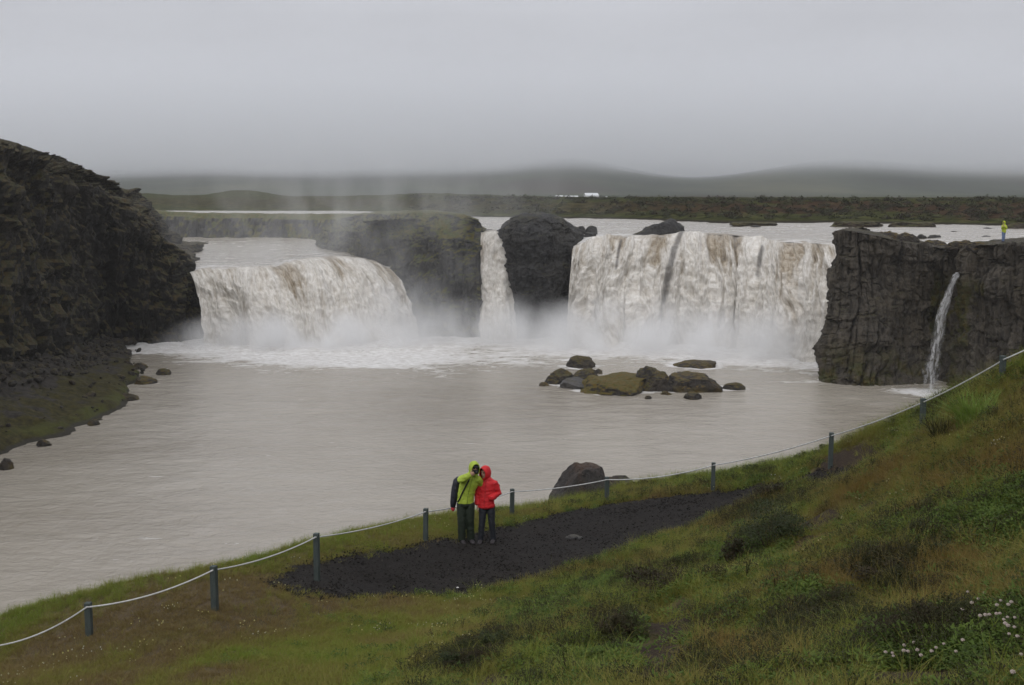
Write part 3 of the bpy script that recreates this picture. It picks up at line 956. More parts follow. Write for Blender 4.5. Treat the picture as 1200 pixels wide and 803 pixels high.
def waterfall(name, lip, base, nu, nv, seed, label, amp=1.0, back=3.0, spread=0.35, mat=None, wander=1.0, bulge=(), scallop=0.5, thin=()):
    a = resample(np.array([W(*q) for q in lip]), nu)
    b = resample(np.array([G(*q) for q in base]), nu)
    b[:, 2] = -0.3
    ul = np.concatenate([[0], np.cumsum(np.linalg.norm(np.diff(a, axis=0), axis=1))])
    s = np.linspace(-0.28, 1.04, nv)
    H = a[:, 2] - b[:, 2]
    g = np.zeros((nu, nv, 3))
    uv = np.zeros((nu, nv, 2))
    out = b - a
    out[:, 2] = 0
    leng = np.maximum(np.linalg.norm(out, axis=1, keepdims=True), 0.5)
    dirn = out / leng
    for j, t in enumerate(s):
        if t < 0:
            q = a + np.array([0, 1.0, 0]) * (-t / 0.28 * back) - dirn * 0
            q[:, 2] = a[:, 2] + 0.14 * smooth(0, 0.12, -t) - 0.75 * smooth(0.10, 0.28, -t)
            uv[:, j, 1] = t / 0.28 * back
        else:
            q = a + out * (t ** 0.85)
            q[:, 2] = a[:, 2] - H * t ** 1.75
            uv[:, j, 1] = (t ** 1.5) * H
        uv[:, j, 0] = ul
        g[:, j] = q
    n = grid_normals(g)
    if n[..., 1].mean() > 0: n = -n
    P = g.reshape(-1, 3)
    N = n.reshape(-1, 3)
    U = uv.reshape(-1, 2).copy()
    sv = np.tile(np.clip(s, -0.28, 1.04), nu)
    uu = np.repeat(np.linspace(0, 1, nu), nv)
    fl0 = smooth(0, 0.08, uu) * smooth(1, 0.92, uu)
    U[:, 0] += fbm(P3(U[:, 0] * 0.35, U[:, 1] * 0.10, seed), 3, seed) * wander
    lob = fbm(P3(np.repeat(ul, nv) * 0.16, sv * 0.9, seed * 1.7), 3, seed + 8)
    P[:, 1] -= (lob + 0.1) * 2.6 * amp * smooth(-0.05, 0.55, sv)
    P[:, 0] += fbm(P3(np.repeat(ul, nv) * 0.20, sv * 0.5, seed * 2.9), 3, seed + 9) * 2.0 * amp * smooth(0.0, 0.9, sv) * fl0
    for bu, bw, ba in bulge: P[:, 1] -= ba * np.exp(-((uu - bu) / bw) ** 2) * smooth(0.02, 0.75, sv)
    P[:, 2] += np.maximum(fbm(P3(np.repeat(ul, nv) * 0.35, 0, seed), 3, seed + 10), -0.02) * scallop * amp * np.exp(-(sv / 0.12) ** 2) * fl0
    q = lambda fu, fv: P3(U[:, 0] * fu, U[:, 1] * fv, seed * 3.3)
    ridge = ridged(q(0.22, 0.045), 2, seed + 1) * 0.95 + fbm(q(1.1, 0.18), 3, seed + 2) * 0.9 + fbm(q(2.4, 0.85), 4, seed + 3) * 0.55
    env = smooth(-0.12, 0.45, sv) * 0.95 + 0.05
    d = ridge * env * 0.75 * amp + (ridged(q(0.75, 0.62), 4, seed + 5) - 0.25) * 0.55 * amp * smooth(0.10, 0.6, sv)
    fl = smooth(0, spread, np.repeat(np.linspace(0, 1, nu), nv)) * smooth(1, 1 - spread, np.repeat(np.linspace(0, 1, nu), nv))
    P = P + N * (d + 0.12 * (1 - fl) * 0)[:, None]
    me = mesh_np(name, P, grid_faces(nu, nv))
    set_attr(me, 'ridge', np.clip(ridge, -1.2, 1.2))
    col = 600 + F_PX * P[:, 0] / P[:, 1]                   # places where the sheet runs thin over the rock
    tn = np.zeros(len(P))
    for xa, xb, sa, sb, w in thin:
        tn = np.maximum(tn, np.exp(-((col - np.interp(sv, [sa, sb], [xa, xb])) / w) ** 2) * smooth(sa - 0.08, sa + 0.05, sv) * smooth(sb + 0.2, sb - 0.1, sv))
    set_attr(me, 'thin', tn)
    set_uv(me, U)
    o = link(name, me, mat or FALL)
    tag(o, label, 'waterfall')
    return o


waterfall('waterfall', L_LIP, L_BASE, 330, 150, 131, 'broad left waterfall of white and brown water beside the dark mossy cliff')
waterfall('waterfall', N_LIP, N_BASE, 70, 150, 141, 'narrow white waterfall squeezed between the island and the rock pillar', 0.6, 8.0, wander=0.3)
waterfall('waterfall', R_LIP, R_BASE, 460, 150, 151, 'widest waterfall thundering over the long curved lip right of the rock pillar', 1.35, wander=1.6, bulge=((0.80, 0.10, 3.2), (0.52, 0.07, 1.6), (0.22, 0.08, 1.2), (0.93, 0.04, 2.0)), scallop=0.8, thin=((799, 778, 0.02, 0.75, 5.5), (893, 888, 0.25, 0.5, 4), (728, 722, 0.1, 0.5, 2.5)))


def side_fall():
    """thin trickle leaving the face of the right cliff"""
    k = Mat('thin_fall')
    uv = k.uv()
    st = k.noise(k.map(uv, (1, 0.18, 1)), 4.0, 7, 0.7, 0.4)
    dr = k.noise(k.map(uv, (1, 0.7, 1)), 4.5, 6, 0.7, 0.6)
    c = k.mix(k.rng(st, 0.35, 0.65), (0.13, 0.125, 0.12), (0.55, 0.55, 0.55))
    sh = k.bsdf(c, 0.5, k.bump(dr, 0.8, 0.1), 0.4)
    tr = k.n('BsdfTransparent').outputs[0]
    e = k.attr('edge')
    s = k.sep(uv)[1]
    al = k.ma('ADD', k.ma('MULTIPLY', st, 0.7), k.ma('MULTIPLY', dr, 0.5))
    al = k.ma('ADD', al, k.ma('MULTIPLY', e, 0.30))
    al = k.rng(k.ma('SUBTRACT', al, k.rng(s, 0, 12, -0.1, 0.16, 'LINEAR')), 0.58, 0.90, 0.0, 0.58)
    mxs = k.n('MixShader')
    k.put(mxs.inputs[0], al)
    k.t.links.new(tr, mxs.inputs[1]); k.t.links.new(sh, mxs.inputs[2])
    m = k.done(mxs.outputs[0])
    cen = np.array([W(1124, 319, 103.0), W(1122, 322, 102.0), W(1118, 328, 101.2), W(1112, 342, 100.7), W(1106, 362, 100.2), W(1100, 388, 99.7), W(1095, 415, 99.3), W(1091, 440, 98.9), W(1088.5, 470, 98.5)])
    hw = np.array([4, 4.5, 5, 6, 7, 8.5, 10.5, 12.5, 14.5]) / F_PX * 100
    nv, nu = 90, 26
    c = resample(cen, nv)
    w = np.interp(np.linspace(0, 1, nv), np.linspace(0, 1, 9), hw)
    t = np.linspace(-1, 1, nu)
    g = np.zeros((nu, nv, 3)); uvs = np.zeros((nu, nv, 2))
    for i in range(nu):
        g[i] = c
        g[i, :, 0] += t[i] * w
        g[i, :, 1] += -0.55 * w * (1 - t[i] ** 2)
        uvs[i, :, 0] = t[i] * w
        uvs[i, :, 1] = np.linspace(0, 11, nv)
    P = g.reshape(-1, 3)
    P[:, 1] += fbm(P * np.array([2.5, 1, 0.7]), 3, 161) * 0.25
    P[:, 0] += fbm(P3(P[:, 2] * 0.8, 0), 3, 163) * 0.18
    me = mesh_np('waterfall', P, grid_faces(nu, nv))
    set_uv(me, uvs.reshape(-1, 2))
    set_attr(me, 'edge', np.repeat(1 - np.abs(t) ** 2, nv))
    o = link('waterfall', me, m)
    tag(o, 'thin side waterfall trickling down a mossy cleft of the right cliff', 'waterfall')


side_fall()


# ------------------------------------------------------------------ spray
def spray(c, r, density, seed, label, zflat=1.0, pw=1.5):
    k = Mat('spray_volume')
    v = k.n('VolumePrincipled')
    v.inputs['Color'].default_value = (0.985, 0.985, 0.985, 1)
    v.inputs['Anisotropy'].default_value = 0.0
    o_ = k.obj()
    ln = k.n('VectorMath', operation='LENGTH')
    k.put(ln.inputs[0], o_)
    r1 = k.ma('SUBTRACT', 1.0, ln.outputs['Value'], True)
    r1 = k.ma('POWER', r1, pw)
    n = k.noise(k.map(k.pos(), (0.32, 0.32, 0.17), (seed, 0, 0)), 1.0, 3, 0.6)
    n = k.rng(n, 0.38, 0.64, 0.05, 2.0, 'LINEAR')
    k.put(v.inputs['Density'], k.ma('MULTIPLY', k.ma('MULTIPLY', r1, n), density))
    k.t.links.new(v.outputs[0], k.out.inputs['Volume'])
    bm = bmesh.new()
    bmesh.ops.create_icosphere(bm, subdivisions=3, radius=1.0)
    me = bpy.data.meshes.new('spray')
    bm.to_mesh(me); bm.free()
    o = link('spray', me, k.m)
    o.location = c
    o.scale = r
    tag(o, label, None, None, 'stuff')


spray((XD(350, 129), 128.5, 0.1), (17, 7.5, 4.6), 0.85, 1.0, 'spray rising at the foot of the left fall')
spray((XD(465, 132), 131.5, 0.3), (9, 6, 8.5), 0.34, 2.0, 'spray drifting over the island face')
spray((XD(585, 130), 130.0, 0.2), (15, 6.0, 6.0), 0.34, 3.0, 'spray veiling the foot of the rock pillar')
spray((XD(740, 127), 125.5, 0.1), (17, 7.5, 6.5), 0.58, 4.0, 'thick white spray at the middle of the right fall')
spray((XD(885, 121), 120.0, 0.1), (14, 6.5, 6.0), 0.62, 5.0, 'thick white spray near the right cliff')
spray((XD(430, 139), 139, 7), (34, 9, 21), 0.045, 6.0, 'faint plume of spray hanging above the falls', pw=1.2)

# ------------------------------------------------------------------ near bank: height field through surveyed points
POSTS = [(-75, 800, 17.6), (85, 752, 17.2), (239, 712, 17.6), (364, 667, 20.4), (496, 632, 24.0), (600, 604, 27.0), (714, 588, 28.3), (841, 573, 27.2), (981, 541, 24.8), (1089, 500, 22.4), (1181, 441, 20.8), (1300, 392, 20.0)]
POST_TOP = [753, 706, 663, 625, 596, 573, 559, 542, 507, 467, 417, 352]
EDGE = [(-300, 850, 20.2), (-60, 742, 19.6), (0, 725, 19.4), (100, 697, 19.2), (200, 672, 19.4), (300, 650, 21.2), (364, 632, 22.6), (430, 620, 24.8), (497, 606, 26.4), (560, 601, 28.0), (600, 598, 29.0),
        (660, 592, 30.2), (714, 577, 31.0), (760, 568, 31.0), (800, 563, 30.6), (867, 553, 29.2), (934, 541, 28.0), (975, 529, 27.4), (1032, 499, 25.6), (1086, 476, 24.4), (1120, 462, 23.6), (1170, 443, 22.6),
        (1200, 428, 22.2), (1300, 380, 21.6), (1500, 300, 21.0)]
SURV = [(350, 697, 20.4), (450, 698, 21.3), (540, 693, 21.5), (640, 675, 22.2), (740, 640, 23.8), (830, 610, 25.0), (880, 580, 26.2), (1010, 547, 24.0), (350, 742, 17.2), (100, 792, 15.0), (0, 803, 14.4),
        (300, 803, 13.4), (600, 803, 11.5), (600, 740, 15.5), (800, 803, 9.9), (800, 700, 14.9), (900, 640, 18.6), (950, 590, 21.2), (1000, 803, 8.5), (1000, 720, 11.9), (1000, 620, 17.0), (1200, 803, 7.3),
        (1200, 700, 9.8), (1200, 600, 13.5), (1200, 500, 17.4), (1100, 560, 17.2), (1120, 500, 20.4), (545, 638, 24.4), (575, 637, 24.4), (700, 640, 24.6)]
RAW = [(0, 0, 15.0), (0, 4, 14.4), (3, 5, 13.9), (-4, 6, 12.3), (6, 2, 15.2), (0, -12, 15.6), (-12, -8, 13.2), (12, -8, 16.6), (-16, 5, 10.9), (-24, 12, 9.2), (22, 14, 14.6), (28, 0, 16.2), (-28, -6, 11.5), (16, 20, 14.3), (28, 20, 14.8), (-22, 19, 8.6)]

ctl = [W(*q) for q in POSTS] + [W(*q) for q in EDGE] + [W(*q) for q in SURV] + [np.array(q, float) for q in RAW]
ctl = np.array(ctl)


def _tps(r2):
    return 0.5 * r2 * np.log(r2 + 1e-9)


_d2 = ((ctl[:, None, :2] - ctl[None, :, :2]) ** 2).sum(2)
_A = np.zeros((len(ctl) + 3,) * 2)
_A[:len(ctl), :len(ctl)] = _tps(_d2) + np.eye(len(ctl)) * 0.6
_A[:len(ctl), len(ctl):] = np.c_[np.ones(len(ctl)), ctl[:, :2]]
_A[len(ctl):, :len(ctl)] = _A[:len(ctl), len(ctl):].T
_w = np.linalg.solve(_A, np.r_[ctl[:, 2], 0, 0, 0])
_EP = np.array(EDGE)


def base_h(x, y):
    out = np.zeros(len(x))
    for a in range(0, len(x), 40000):
        q = np.stack([x[a:a + 40000], y[a:a + 40000]], 1)
        d2 = ((q[:, None] - ctl[None, :, :2]) ** 2).sum(2)
        out[a:a + 40000] = _tps(d2) @ _w[:-3] + _w[-3] + q @ _w[-2:]
    return out


def edge_y(x, y):
    px = 600 + F_PX * x / np.maximum(y, 6.0)
    return np.interp(px, _EP[:, 0], _EP[:, 2])


def H0(x, y):
    ey = edge_y(x, y)
    b = y - ey
    yc = np.minimum(y, ey + 0.4)
    xc = np.where(y > ey, x * yc / np.maximum(y, 1e-3), x)
    z = base_h(xc, yc)
    b = np.maximum(b, 0)
    return z - 1.35 * b * b / (b + 1.1), y - ey


def T0(px, py):
    """where the sight line through a pixel meets the bank"""
    d = np.arange(6.5, 34, 0.04)
    r = ray(px, py)
    pts = r[None] / r[1] * d[:, None]
    z = CAM_Z + pts[:, 2]
    h, b = H0(pts[:, 0], pts[:, 1])
    hit = np.nonzero(z < h)[0]
    k = hit[0] if len(hit) else int(np.argmin(np.abs(d - np.interp(px, _EP[:, 0], _EP[:, 2]))))
    return np.array([pts[k, 0], pts[k, 1], h[k]])


PATH_PX = [(318, 684), (345, 668), (378, 660), (430, 652), (497, 637), (560, 627), (620, 611), (668, 600), (714, 591), (780, 583), (841, 576), (890, 570), (940, 560), (985, 551), (1022, 546),
           (1015, 553), (970, 561), (925, 571), (886, 584), (850, 601), (815, 617), (760, 635), (700, 657), (650, 673), (600, 685), (540, 695), (470, 698), (410, 700), (350, 700)]
PATH_W = np.array([T0(*q)[:2] for q in PATH_PX])


def poly_sd(x, y, poly):
    """signed distance, positive inside"""
    p = np.stack([x, y], 1)
    best = np.full(len(x), 1e9)
    inside = np.zeros(len(x), bool)
    n = len(poly)
    for i in range(n):
        a, b = poly[i], poly[(i + 1) % n]
        ab = b - a
        t = np.clip(((p - a) @ ab) / (ab @ ab), 0, 1)
        best = np.minimum(best, ((p - (a + t[:, None] * ab)) ** 2).sum(1))
        c = ((a[1] > y) != (b[1] > y)) & (x < (b[0] - a[0]) * (y - a[1]) / (b[1] - a[1] + 1e-12) + a[0])
        inside ^= c
    return np.where(inside, 1, -1) * np.sqrt(best)


# bare earth, tint and hummock masks: (px, py, radius px, squash) gathered on the ground
def blobs(lst):
    out = []
    for px, py, rp in lst:
        q = T0(px, py)
        out.append((q[0], q[1], rp * q[1] / F_PX))
    return out


SOIL = blobs([(a, b, c * 1.5) for a, b, c in [(788, 735, 26), (772, 765, 30), (760, 795, 30), (802, 712, 16), (965, 612, 18), (950, 632, 16), (930, 645, 14), (905, 660, 14), (870, 690, 12), (985, 549, 24), (1005, 540, 18), (590, 797, 16), (575, 803, 22), (815, 655, 8), (852, 700, 10), (1020, 590, 16),
              (1060, 800, 40), (1100, 790, 30), (860, 640, 10), (1010, 530, 12)]])
BROWN = blobs([(230, 700, 50), (160, 722, 60), (110, 740, 50), (300, 690, 40), (60, 760, 60), (270, 712, 50), (190, 770, 40), (330, 715, 30), (380, 710, 30), (460, 706, 22), (240, 795, 40), (130, 800, 40)])
RUST = blobs([(1080, 570, 50), (1150, 555, 60), (1060, 610, 40), (1090, 590, 40), (1120, 700, 60), (1080, 720, 50), (1180, 690, 60), (960, 650, 30), (1000, 580, 30), (1050, 560, 40), (1000, 640, 25), (905, 590, 20), (1190, 560, 40), (1140, 660, 50), (1100, 680, 40), (980, 690, 40), (930, 690, 30), (760, 670, 30), (900, 790, 50), (850, 770, 40)])
LUSH = blobs([(1150, 600, 60), (1180, 620, 50), (1110, 615, 40), (1160, 760, 70), (1090, 765, 60), (1190, 730, 40), (930, 640, 30), (890, 640, 30), (640, 720, 50), (700, 700, 50), (870, 650, 30), (760, 770, 40), (690, 780, 40), (1140, 620, 40), (940, 700, 30)])
DARK = blobs([(910, 600, 40), (890, 630, 30), (770, 690, 40), (720, 740, 36), (820, 730, 30), (1035, 670, 36), (1050, 690, 30), (960, 740, 44), (920, 760, 40), (980, 720, 30), (1090, 640, 26), (1120, 735, 40), (1080, 745, 40), (1060, 690, 26), (590, 752, 36), (545, 775, 40), (850, 790, 36), (1100, 480, 20)])


def field(x, y, lst, seed):
    o = np.zeros(len(x))
    for a, b, r in lst:
        o = np.maximum(o, np.exp(-(((x - a) / r) ** 2 + ((y - b) / (r * 2.4)) ** 2) * 1.1))
    n = fbm(P3(x, y) * 1.5, 4, seed)
    return np.clip(o + n * 0.55 * smooth(0.02, 0.35, o), 0, 1)


def path_mask(x, y):
    sd = poly_sd(x, y, PATH_W)
    return sd + 0.02 + fbm(P3(x, y) * 1.5, 5, 205, 0.65) * 0.5


def HN(x, y):
    """bank height with hummocks"""
    z, b = H0(x, y)
    p = P3(x, y)
    sd = poly_sd(x, y, PATH_W)
    out = smooth(0.2, -1.0, sd)
    right = smooth(-2.0, 2.5, x) * smooth(27, 20, y) + 0.15
    z = z + (fbm(p * 0.45, 3, 201) * 0.22 + fbm(p * 1.2, 3, 202) * 0.13) * out * right + fbm(p * 3.0, 2, 203) * 0.03 * out
    far = smooth(1.0, 4.0, b)
    z = z + far * (fbm(p * 0.3, 4, 204) * 0.9 + fbm(p * 1.1, 3, 206) * 0.3)
    return np.maximum(z, -1.6), b, sd


def near_bank():
    xs = np.arange(-34, 38.01, 0.16)
    ys = np.concatenate([np.arange(-16, 4, 0.5), np.arange(4, 34, 0.13), np.arange(34, 50, 0.4)])
    X, Y = np.meshgrid(xs, ys, indexing='ij')
    x, y = X.ravel(), Y.ravel()
    z, b, sd = HN(x, y)
    z = np.maximum(z, -1.6)
    me = mesh_np('ground', np.stack([x, y, z], 1), grid_faces(len(xs), len(ys)))
    set_attr(me, 'soil', np.maximum(field(x, y, SOIL, 211), smooth(-0.25, 0.05, sd) * 0.9))
    set_attr(me, 'brown', field(x, y, BROWN, 212))
    k = Mat('bank_ground')
    p = k.pos()
    n1 = k.noise(p, 1.3, 6, 0.65)
    n2 = k.noise(p, 9.0, 6, 0.7)
    n3 = k.noise(p, 35.0, 5, 0.7)
    c = k.ramp(n1, [(0.3, (0.070, 0.062, 0.024)), (0.5, (0.105, 0.092, 0.034)), (0.7, (0.135, 0.108, 0.044))])
    c = k.mix(k.rng(n2, 0.4, 0.65, 0, 0.6), c, (0.05, 0.04, 0.018))
    c = k.mix(k.ma('MULTIPLY', k.attr('brown'), 0.85), c, k.ramp(n2, [(0.3, (0.050, 0.034, 0.023)), (0.7, (0.115, 0.080, 0.050))]))
    c = k.mix(k.rng(k.attr('soil'), 0.25, 0.6), c, k.ramp(n2, [(0.3, (0.020, 0.014, 0.010)), (0.7, (0.056, 0.039, 0.027))]))
    h = k.ma('ADD', k.ma('MULTIPLY', n2, 0.7), k.ma('MULTIPLY', n3, 0.4))
    o = link('ground', me, k.done(k.bsdf(c, 0.95, k.bump(h, 0.8, 0.05), 0.15)))
    tag(o, 'grassy near bank sloping down to the pool', None, None, 'structure')

    # gravel path
    gx = np.arange(PATH_W[:, 0].min() - 0.8, PATH_W[:, 0].max() + 0.8, 0.075)
    gy = np.arange(PATH_W[:, 1].min() - 0.8, PATH_W[:, 1].max() + 0.8, 0.075)
    X, Y = np.meshgrid(gx, gy, indexing='ij')
    x, y = X.ravel(), Y.ravel()
    z, b, sd = HN(x, y)
    m = path_mask(x, y)
    z = z + np.clip(m * 0.25, -0.12, 0.02) + 0.012 + fbm(P3(x, y) * 2.0, 3, 221) * 0.012 + fbm(P3(x, y) * 7.0, 2, 222) * 0.010
    F = grid_faces(len(gx), len(gy))
    keep = (m[F] > -0.35).any(1)
    F = F[keep]
    used = np.unique(F)
    re = np.full(len(x), -1)
    re[used] = np.arange(len(used))
    me = mesh_np('path', np.stack([x, y, z], 1)[used], re[F])
    k = Mat('dark_gravel')
    p = k.pos()
    n1 = k.noise(p, 0.9, 5, 0.6)
    n2 = k.noise(k.map(p, (0.5, 1, 1)), 5.0, 6, 0.7)
    v = k.vor(p, 32.0)
    v2 = k.n('TexVoronoi'); k.put(v2.inputs['Vector'], p); v2.inputs['Scale'].default_value = 32.0
    tint = k.sep(v2.outputs['Color'])[0]
    c = k.ramp(n2, [(0.25, (0.011, 0.0098, 0.009)), (0.75, (0.027, 0.024, 0.0215))])
    c = k.mix(k.rng(tint, 0.6, 1.0, 0, 0.5), c, (0.030, 0.027, 0.025))
    c = k.mix(k.rng(n1, 0.5, 0.7, 0, 0.35), c, (0.028, 0.023, 0.019))
    h = k.ma('ADD', k.ma('MULTIPLY', v, -0.8), k.ma('MULTIPLY', n2, 1.2))
    o = link('path', me, k.done(k.bsdf(c, 0.9, k.bump(h, 0.7, 0.03), 0.12)))
    tag(o, 'dark gravel path along the rope fence', None, None, 'structure')


near_bank()


def ground_z(x, y):
    return HN(np.array([x], float), np.array([y], float))[0][0]


def T(px, py):
    q = T0(px, py)
    return np.array([q[0], q[1], ground_z(q[0], q[1])])


# ------------------------------------------------------------------ vegetation
def blade_mesh(name, n, r, hmin, hmax, w, lean, seed, seg=3):
    """a clump of tapering, drooping blades"""
    g = np.random.default_rng(seed)
    V, Fq = [], []
    for i in range(n):
        a = g.uniform(0, 2 * math.pi)
        rr = r * math.sqrt(g.uniform())
        bx, by = rr * math.cos(a), rr * math.sin(a)
        az = a + g.normal() * 0.9
        h = g.uniform(hmin, hmax)
        ln = abs(g.normal()) * lean + 0.1
        ww = w * g.uniform(0.7, 1.3)
        tw = g.uniform(0, math.pi)
        dx, dy = math.cos(az), math.sin(az)
        sx, sy = -math.sin(az + tw * 0.4), math.cos(az + tw * 0.4)
        base = len(V)
        for k in range(seg + 1):
            t = k / seg
            out = h * ln * t * t
            zz = h * t * (1 - 0.28 * ln * t)
            hw = ww * (1 - t) ** 0.7 * 0.5 if k < seg else 0.0003
            V.append((bx + dx * out - sx * hw, by + dy * out - sy * hw, zz - 0.01))
            V.append((bx + dx * out + sx * hw, by + dy * out + sy * hw, zz - 0.01))
        for k in range(seg):
            b = base + 2 * k
            Fq.append((b, b + 1, b + 3, b + 2))
    return mesh_np(name, V, Fq)


def leaf_cloud(name, n, r, h, lw, ll, seed, dome=True, stems=0):
    """small pointed leaves through a low dome, with stems"""
    g = np.random.default_rng(seed)
    V, Fq = [], []
    for i in range(n):
        a = g.uniform(0, 2 * math.pi)
        q = math.sqrt(g.uniform())
        rr = r * q
        top = h * (1 - 0.75 * q * q) if dome else h
        z = top * (g.uniform() ** 0.45)
        c = np.array([rr * math.cos(a), rr * math.sin(a), z])
        az = g.uniform(0, 2 * math.pi)
        el = g.uniform(-0.3, 0.9)
        d = np.array([math.cos(az) * math.cos(el), math.sin(az) * math.cos(el), math.sin(el)])
        s = np.cross(d, [0, 0, 1.0]); s /= np.linalg.norm(s)
        L, Wd = ll * g.uniform(0.6, 1.3), lw * g.uniform(0.6, 1.3)
        b = len(V)
        up = np.cross(s, d) * L * 0.12
        V += [c, c + d * L * 0.5 + s * Wd * 0.5 - up, c + d * L, c + d * L * 0.5 - s * Wd * 0.5 - up]
        Fq.append((b, b + 1, b + 2, b + 3))
    for i in range(stems):
        a = g.uniform(0, 2 * math.pi)
        e = np.array([math.cos(a) * r * g.uniform(0.3, 0.9), math.sin(a) * r * g.uniform(0.3, 0.9), h * g.uniform(0.5, 0.9)])
        s = np.array([-math.sin(a), math.cos(a), 0]) * 0.004
        b = len(V)
        o = np.array([e[0] * 0.15, e[1] * 0.15, -0.02])
        V += [o - s, o + s, e + s * 0.5, e - s * 0.5]
        Fq.append((b, b + 1, b + 2, b + 3))
    return mesh_np(name, V, Fq, False)


def plant_mat(name, c0, c1, c2, inst=True, rough=0.6, trans=0.25):
    """leaf colour runs c0 > c1 > c2 with a per-plant value"""
    k = Mat(name)
    if inst: t = k.attr('tint', True)
    else: t = k.noise(k.pos(), 6.0, 4, 0.6)
    nv = k.noise(k.pos(), 14.0, 3, 0.6)
    t = k.ma('ADD', t, k.rng(nv, 0.3, 0.7, -0.16, 0.16, 'LINEAR'))
    c = k.ramp(t, [(0.05, c0), (0.5, c1), (0.95, c2)])
    b = k.n('BsdfPrincipled')
    k.put(b.inputs['Base Color'], c); b.inputs['Roughness'].default_value = rough
    b.inputs['Specular IOR Level'].default_value = 0.12
    tl = k.n('BsdfTranslucent'); k.put(tl.inputs['Color'], c)
    mxs = k.n('MixShader'); mxs.inputs[0].default_value = trans
    k.t.links.new(b.outputs[0], mxs.inputs[1]); k.t.links.new(tl.outputs[0], mxs.inputs[2])
    return k.done(mxs.outputs[0])


def scatter(name, pts, rot, scale, tint, proto_me, mat, label, kind='stuff'):
    """instances of one clump mesh on a point cloud, through geometry nodes"""
    me = bpy.data.meshes.new(name)
    me.vertices.add(len(pts))
    me.vertices.foreach_set('co', np.asarray(pts, np.float32).ravel())
    a = me.attributes.new('rot', 'FLOAT_VECTOR', 'POINT'); a.data.foreach_set('vector', np.asarray(rot, np.float32).ravel())
    a = me.attributes.new('size', 'FLOAT_VECTOR', 'POINT'); a.data.foreach_set('vector', np.asarray(scale, np.float32).ravel())
    set_attr(me, 'tint', tint)
    proto_me.materials.append(mat)
    proto = bpy.data.objects.new(name + '_clump', proto_me)          # data only, not placed in the scene
    o = link(name, me, mat)
    ng = bpy.data.node_groups.new(name + '_scatter', 'GeometryNodeTree')
    ng.interface.new_socket('Geometry', in_out='INPUT', socket_type='NodeSocketGeometry')
    ng.interface.new_socket('Geometry', in_out='OUTPUT', socket_type='NodeSocketGeometry')
    gi, go = ng.nodes.new('NodeGroupInput'), ng.nodes.new('NodeGroupOutput')
    ip = ng.nodes.new('GeometryNodeInstanceOnPoints')
    oi = ng.nodes.new('GeometryNodeObjectInfo')
    oi.inputs['Object'].default_value = proto
    oi.inputs['As Instance'].default_value = True
    ar = ng.nodes.new('GeometryNodeInputNamedAttribute'); ar.data_type = 'FLOAT_VECTOR'; ar.inputs['Name'].default_value = 'rot'
    asz = ng.nodes.new('GeometryNodeInputNamedAttribute'); asz.data_type = 'FLOAT_VECTOR'; asz.inputs['Name'].default_value = 'size'
    er = ng.nodes.new('FunctionNodeEulerToRotation')
    L = ng.links.new
    L(gi.outputs[0], ip.inputs['Points']); L(oi.outputs['Geometry'], ip.inputs['Instance'])
    L(ar.outputs['Attribute'], er.inputs[0]); L(er.outputs[0], ip.inputs['Rotation'])
    L(asz.outputs['Attribute'], ip.inputs['Scale']); L(ip.outputs[0], go.inputs[0])
    md = o.modifiers.new('scatter', 'NODES'); md.node_group = ng
    tag(o, label, None, None, kind)
    return o


def candidates(n, x0, x1, y0, y1, power=1.0):
    """random spots, denser near the viewpoint"""
    y = y0 + (y1 - y0) * RNG.uniform(size=n) ** power
    lo, hi = -(y * 0.50 + 4.0), y * 0.50 + 8.0
    x = lo + (hi - lo) * RNG.uniform(size=n)
    z, b, sd = HN(x, y)
    return x, y, z, b, sd


def tilt(n, t=0.2):
    return np.stack([RNG.normal(size=n) * t, RNG.normal(size=n) * t, RNG.uniform(0, 6.283, n)], 1)


def sz(n, lo, hi, zlo=0.8, zhi=1.25):
    s = RNG.uniform(lo, hi, n)
    return np.stack([s, s, s * RNG.uniform(zlo, zhi, n)], 1)


def boulder_low(name):
    bm = bmesh.new()
    bmesh.ops.create_icosphere(bm, subdivisions=1, radius=1)
    me = bpy.data.meshes.new(name)
    bm.to_mesh(me); bm.free()
    v = np.empty(len(me.vertices) * 3, np.float32); me.vertices.foreach_get('co', v)
    v = v.reshape(-1, 3) * (1 + 0.4 * pnoise(v.reshape(-1, 3) * 1.3, 12))[:, None]
    me.vertices.foreach_set('co', v.astype(np.float32).ravel())
    return me


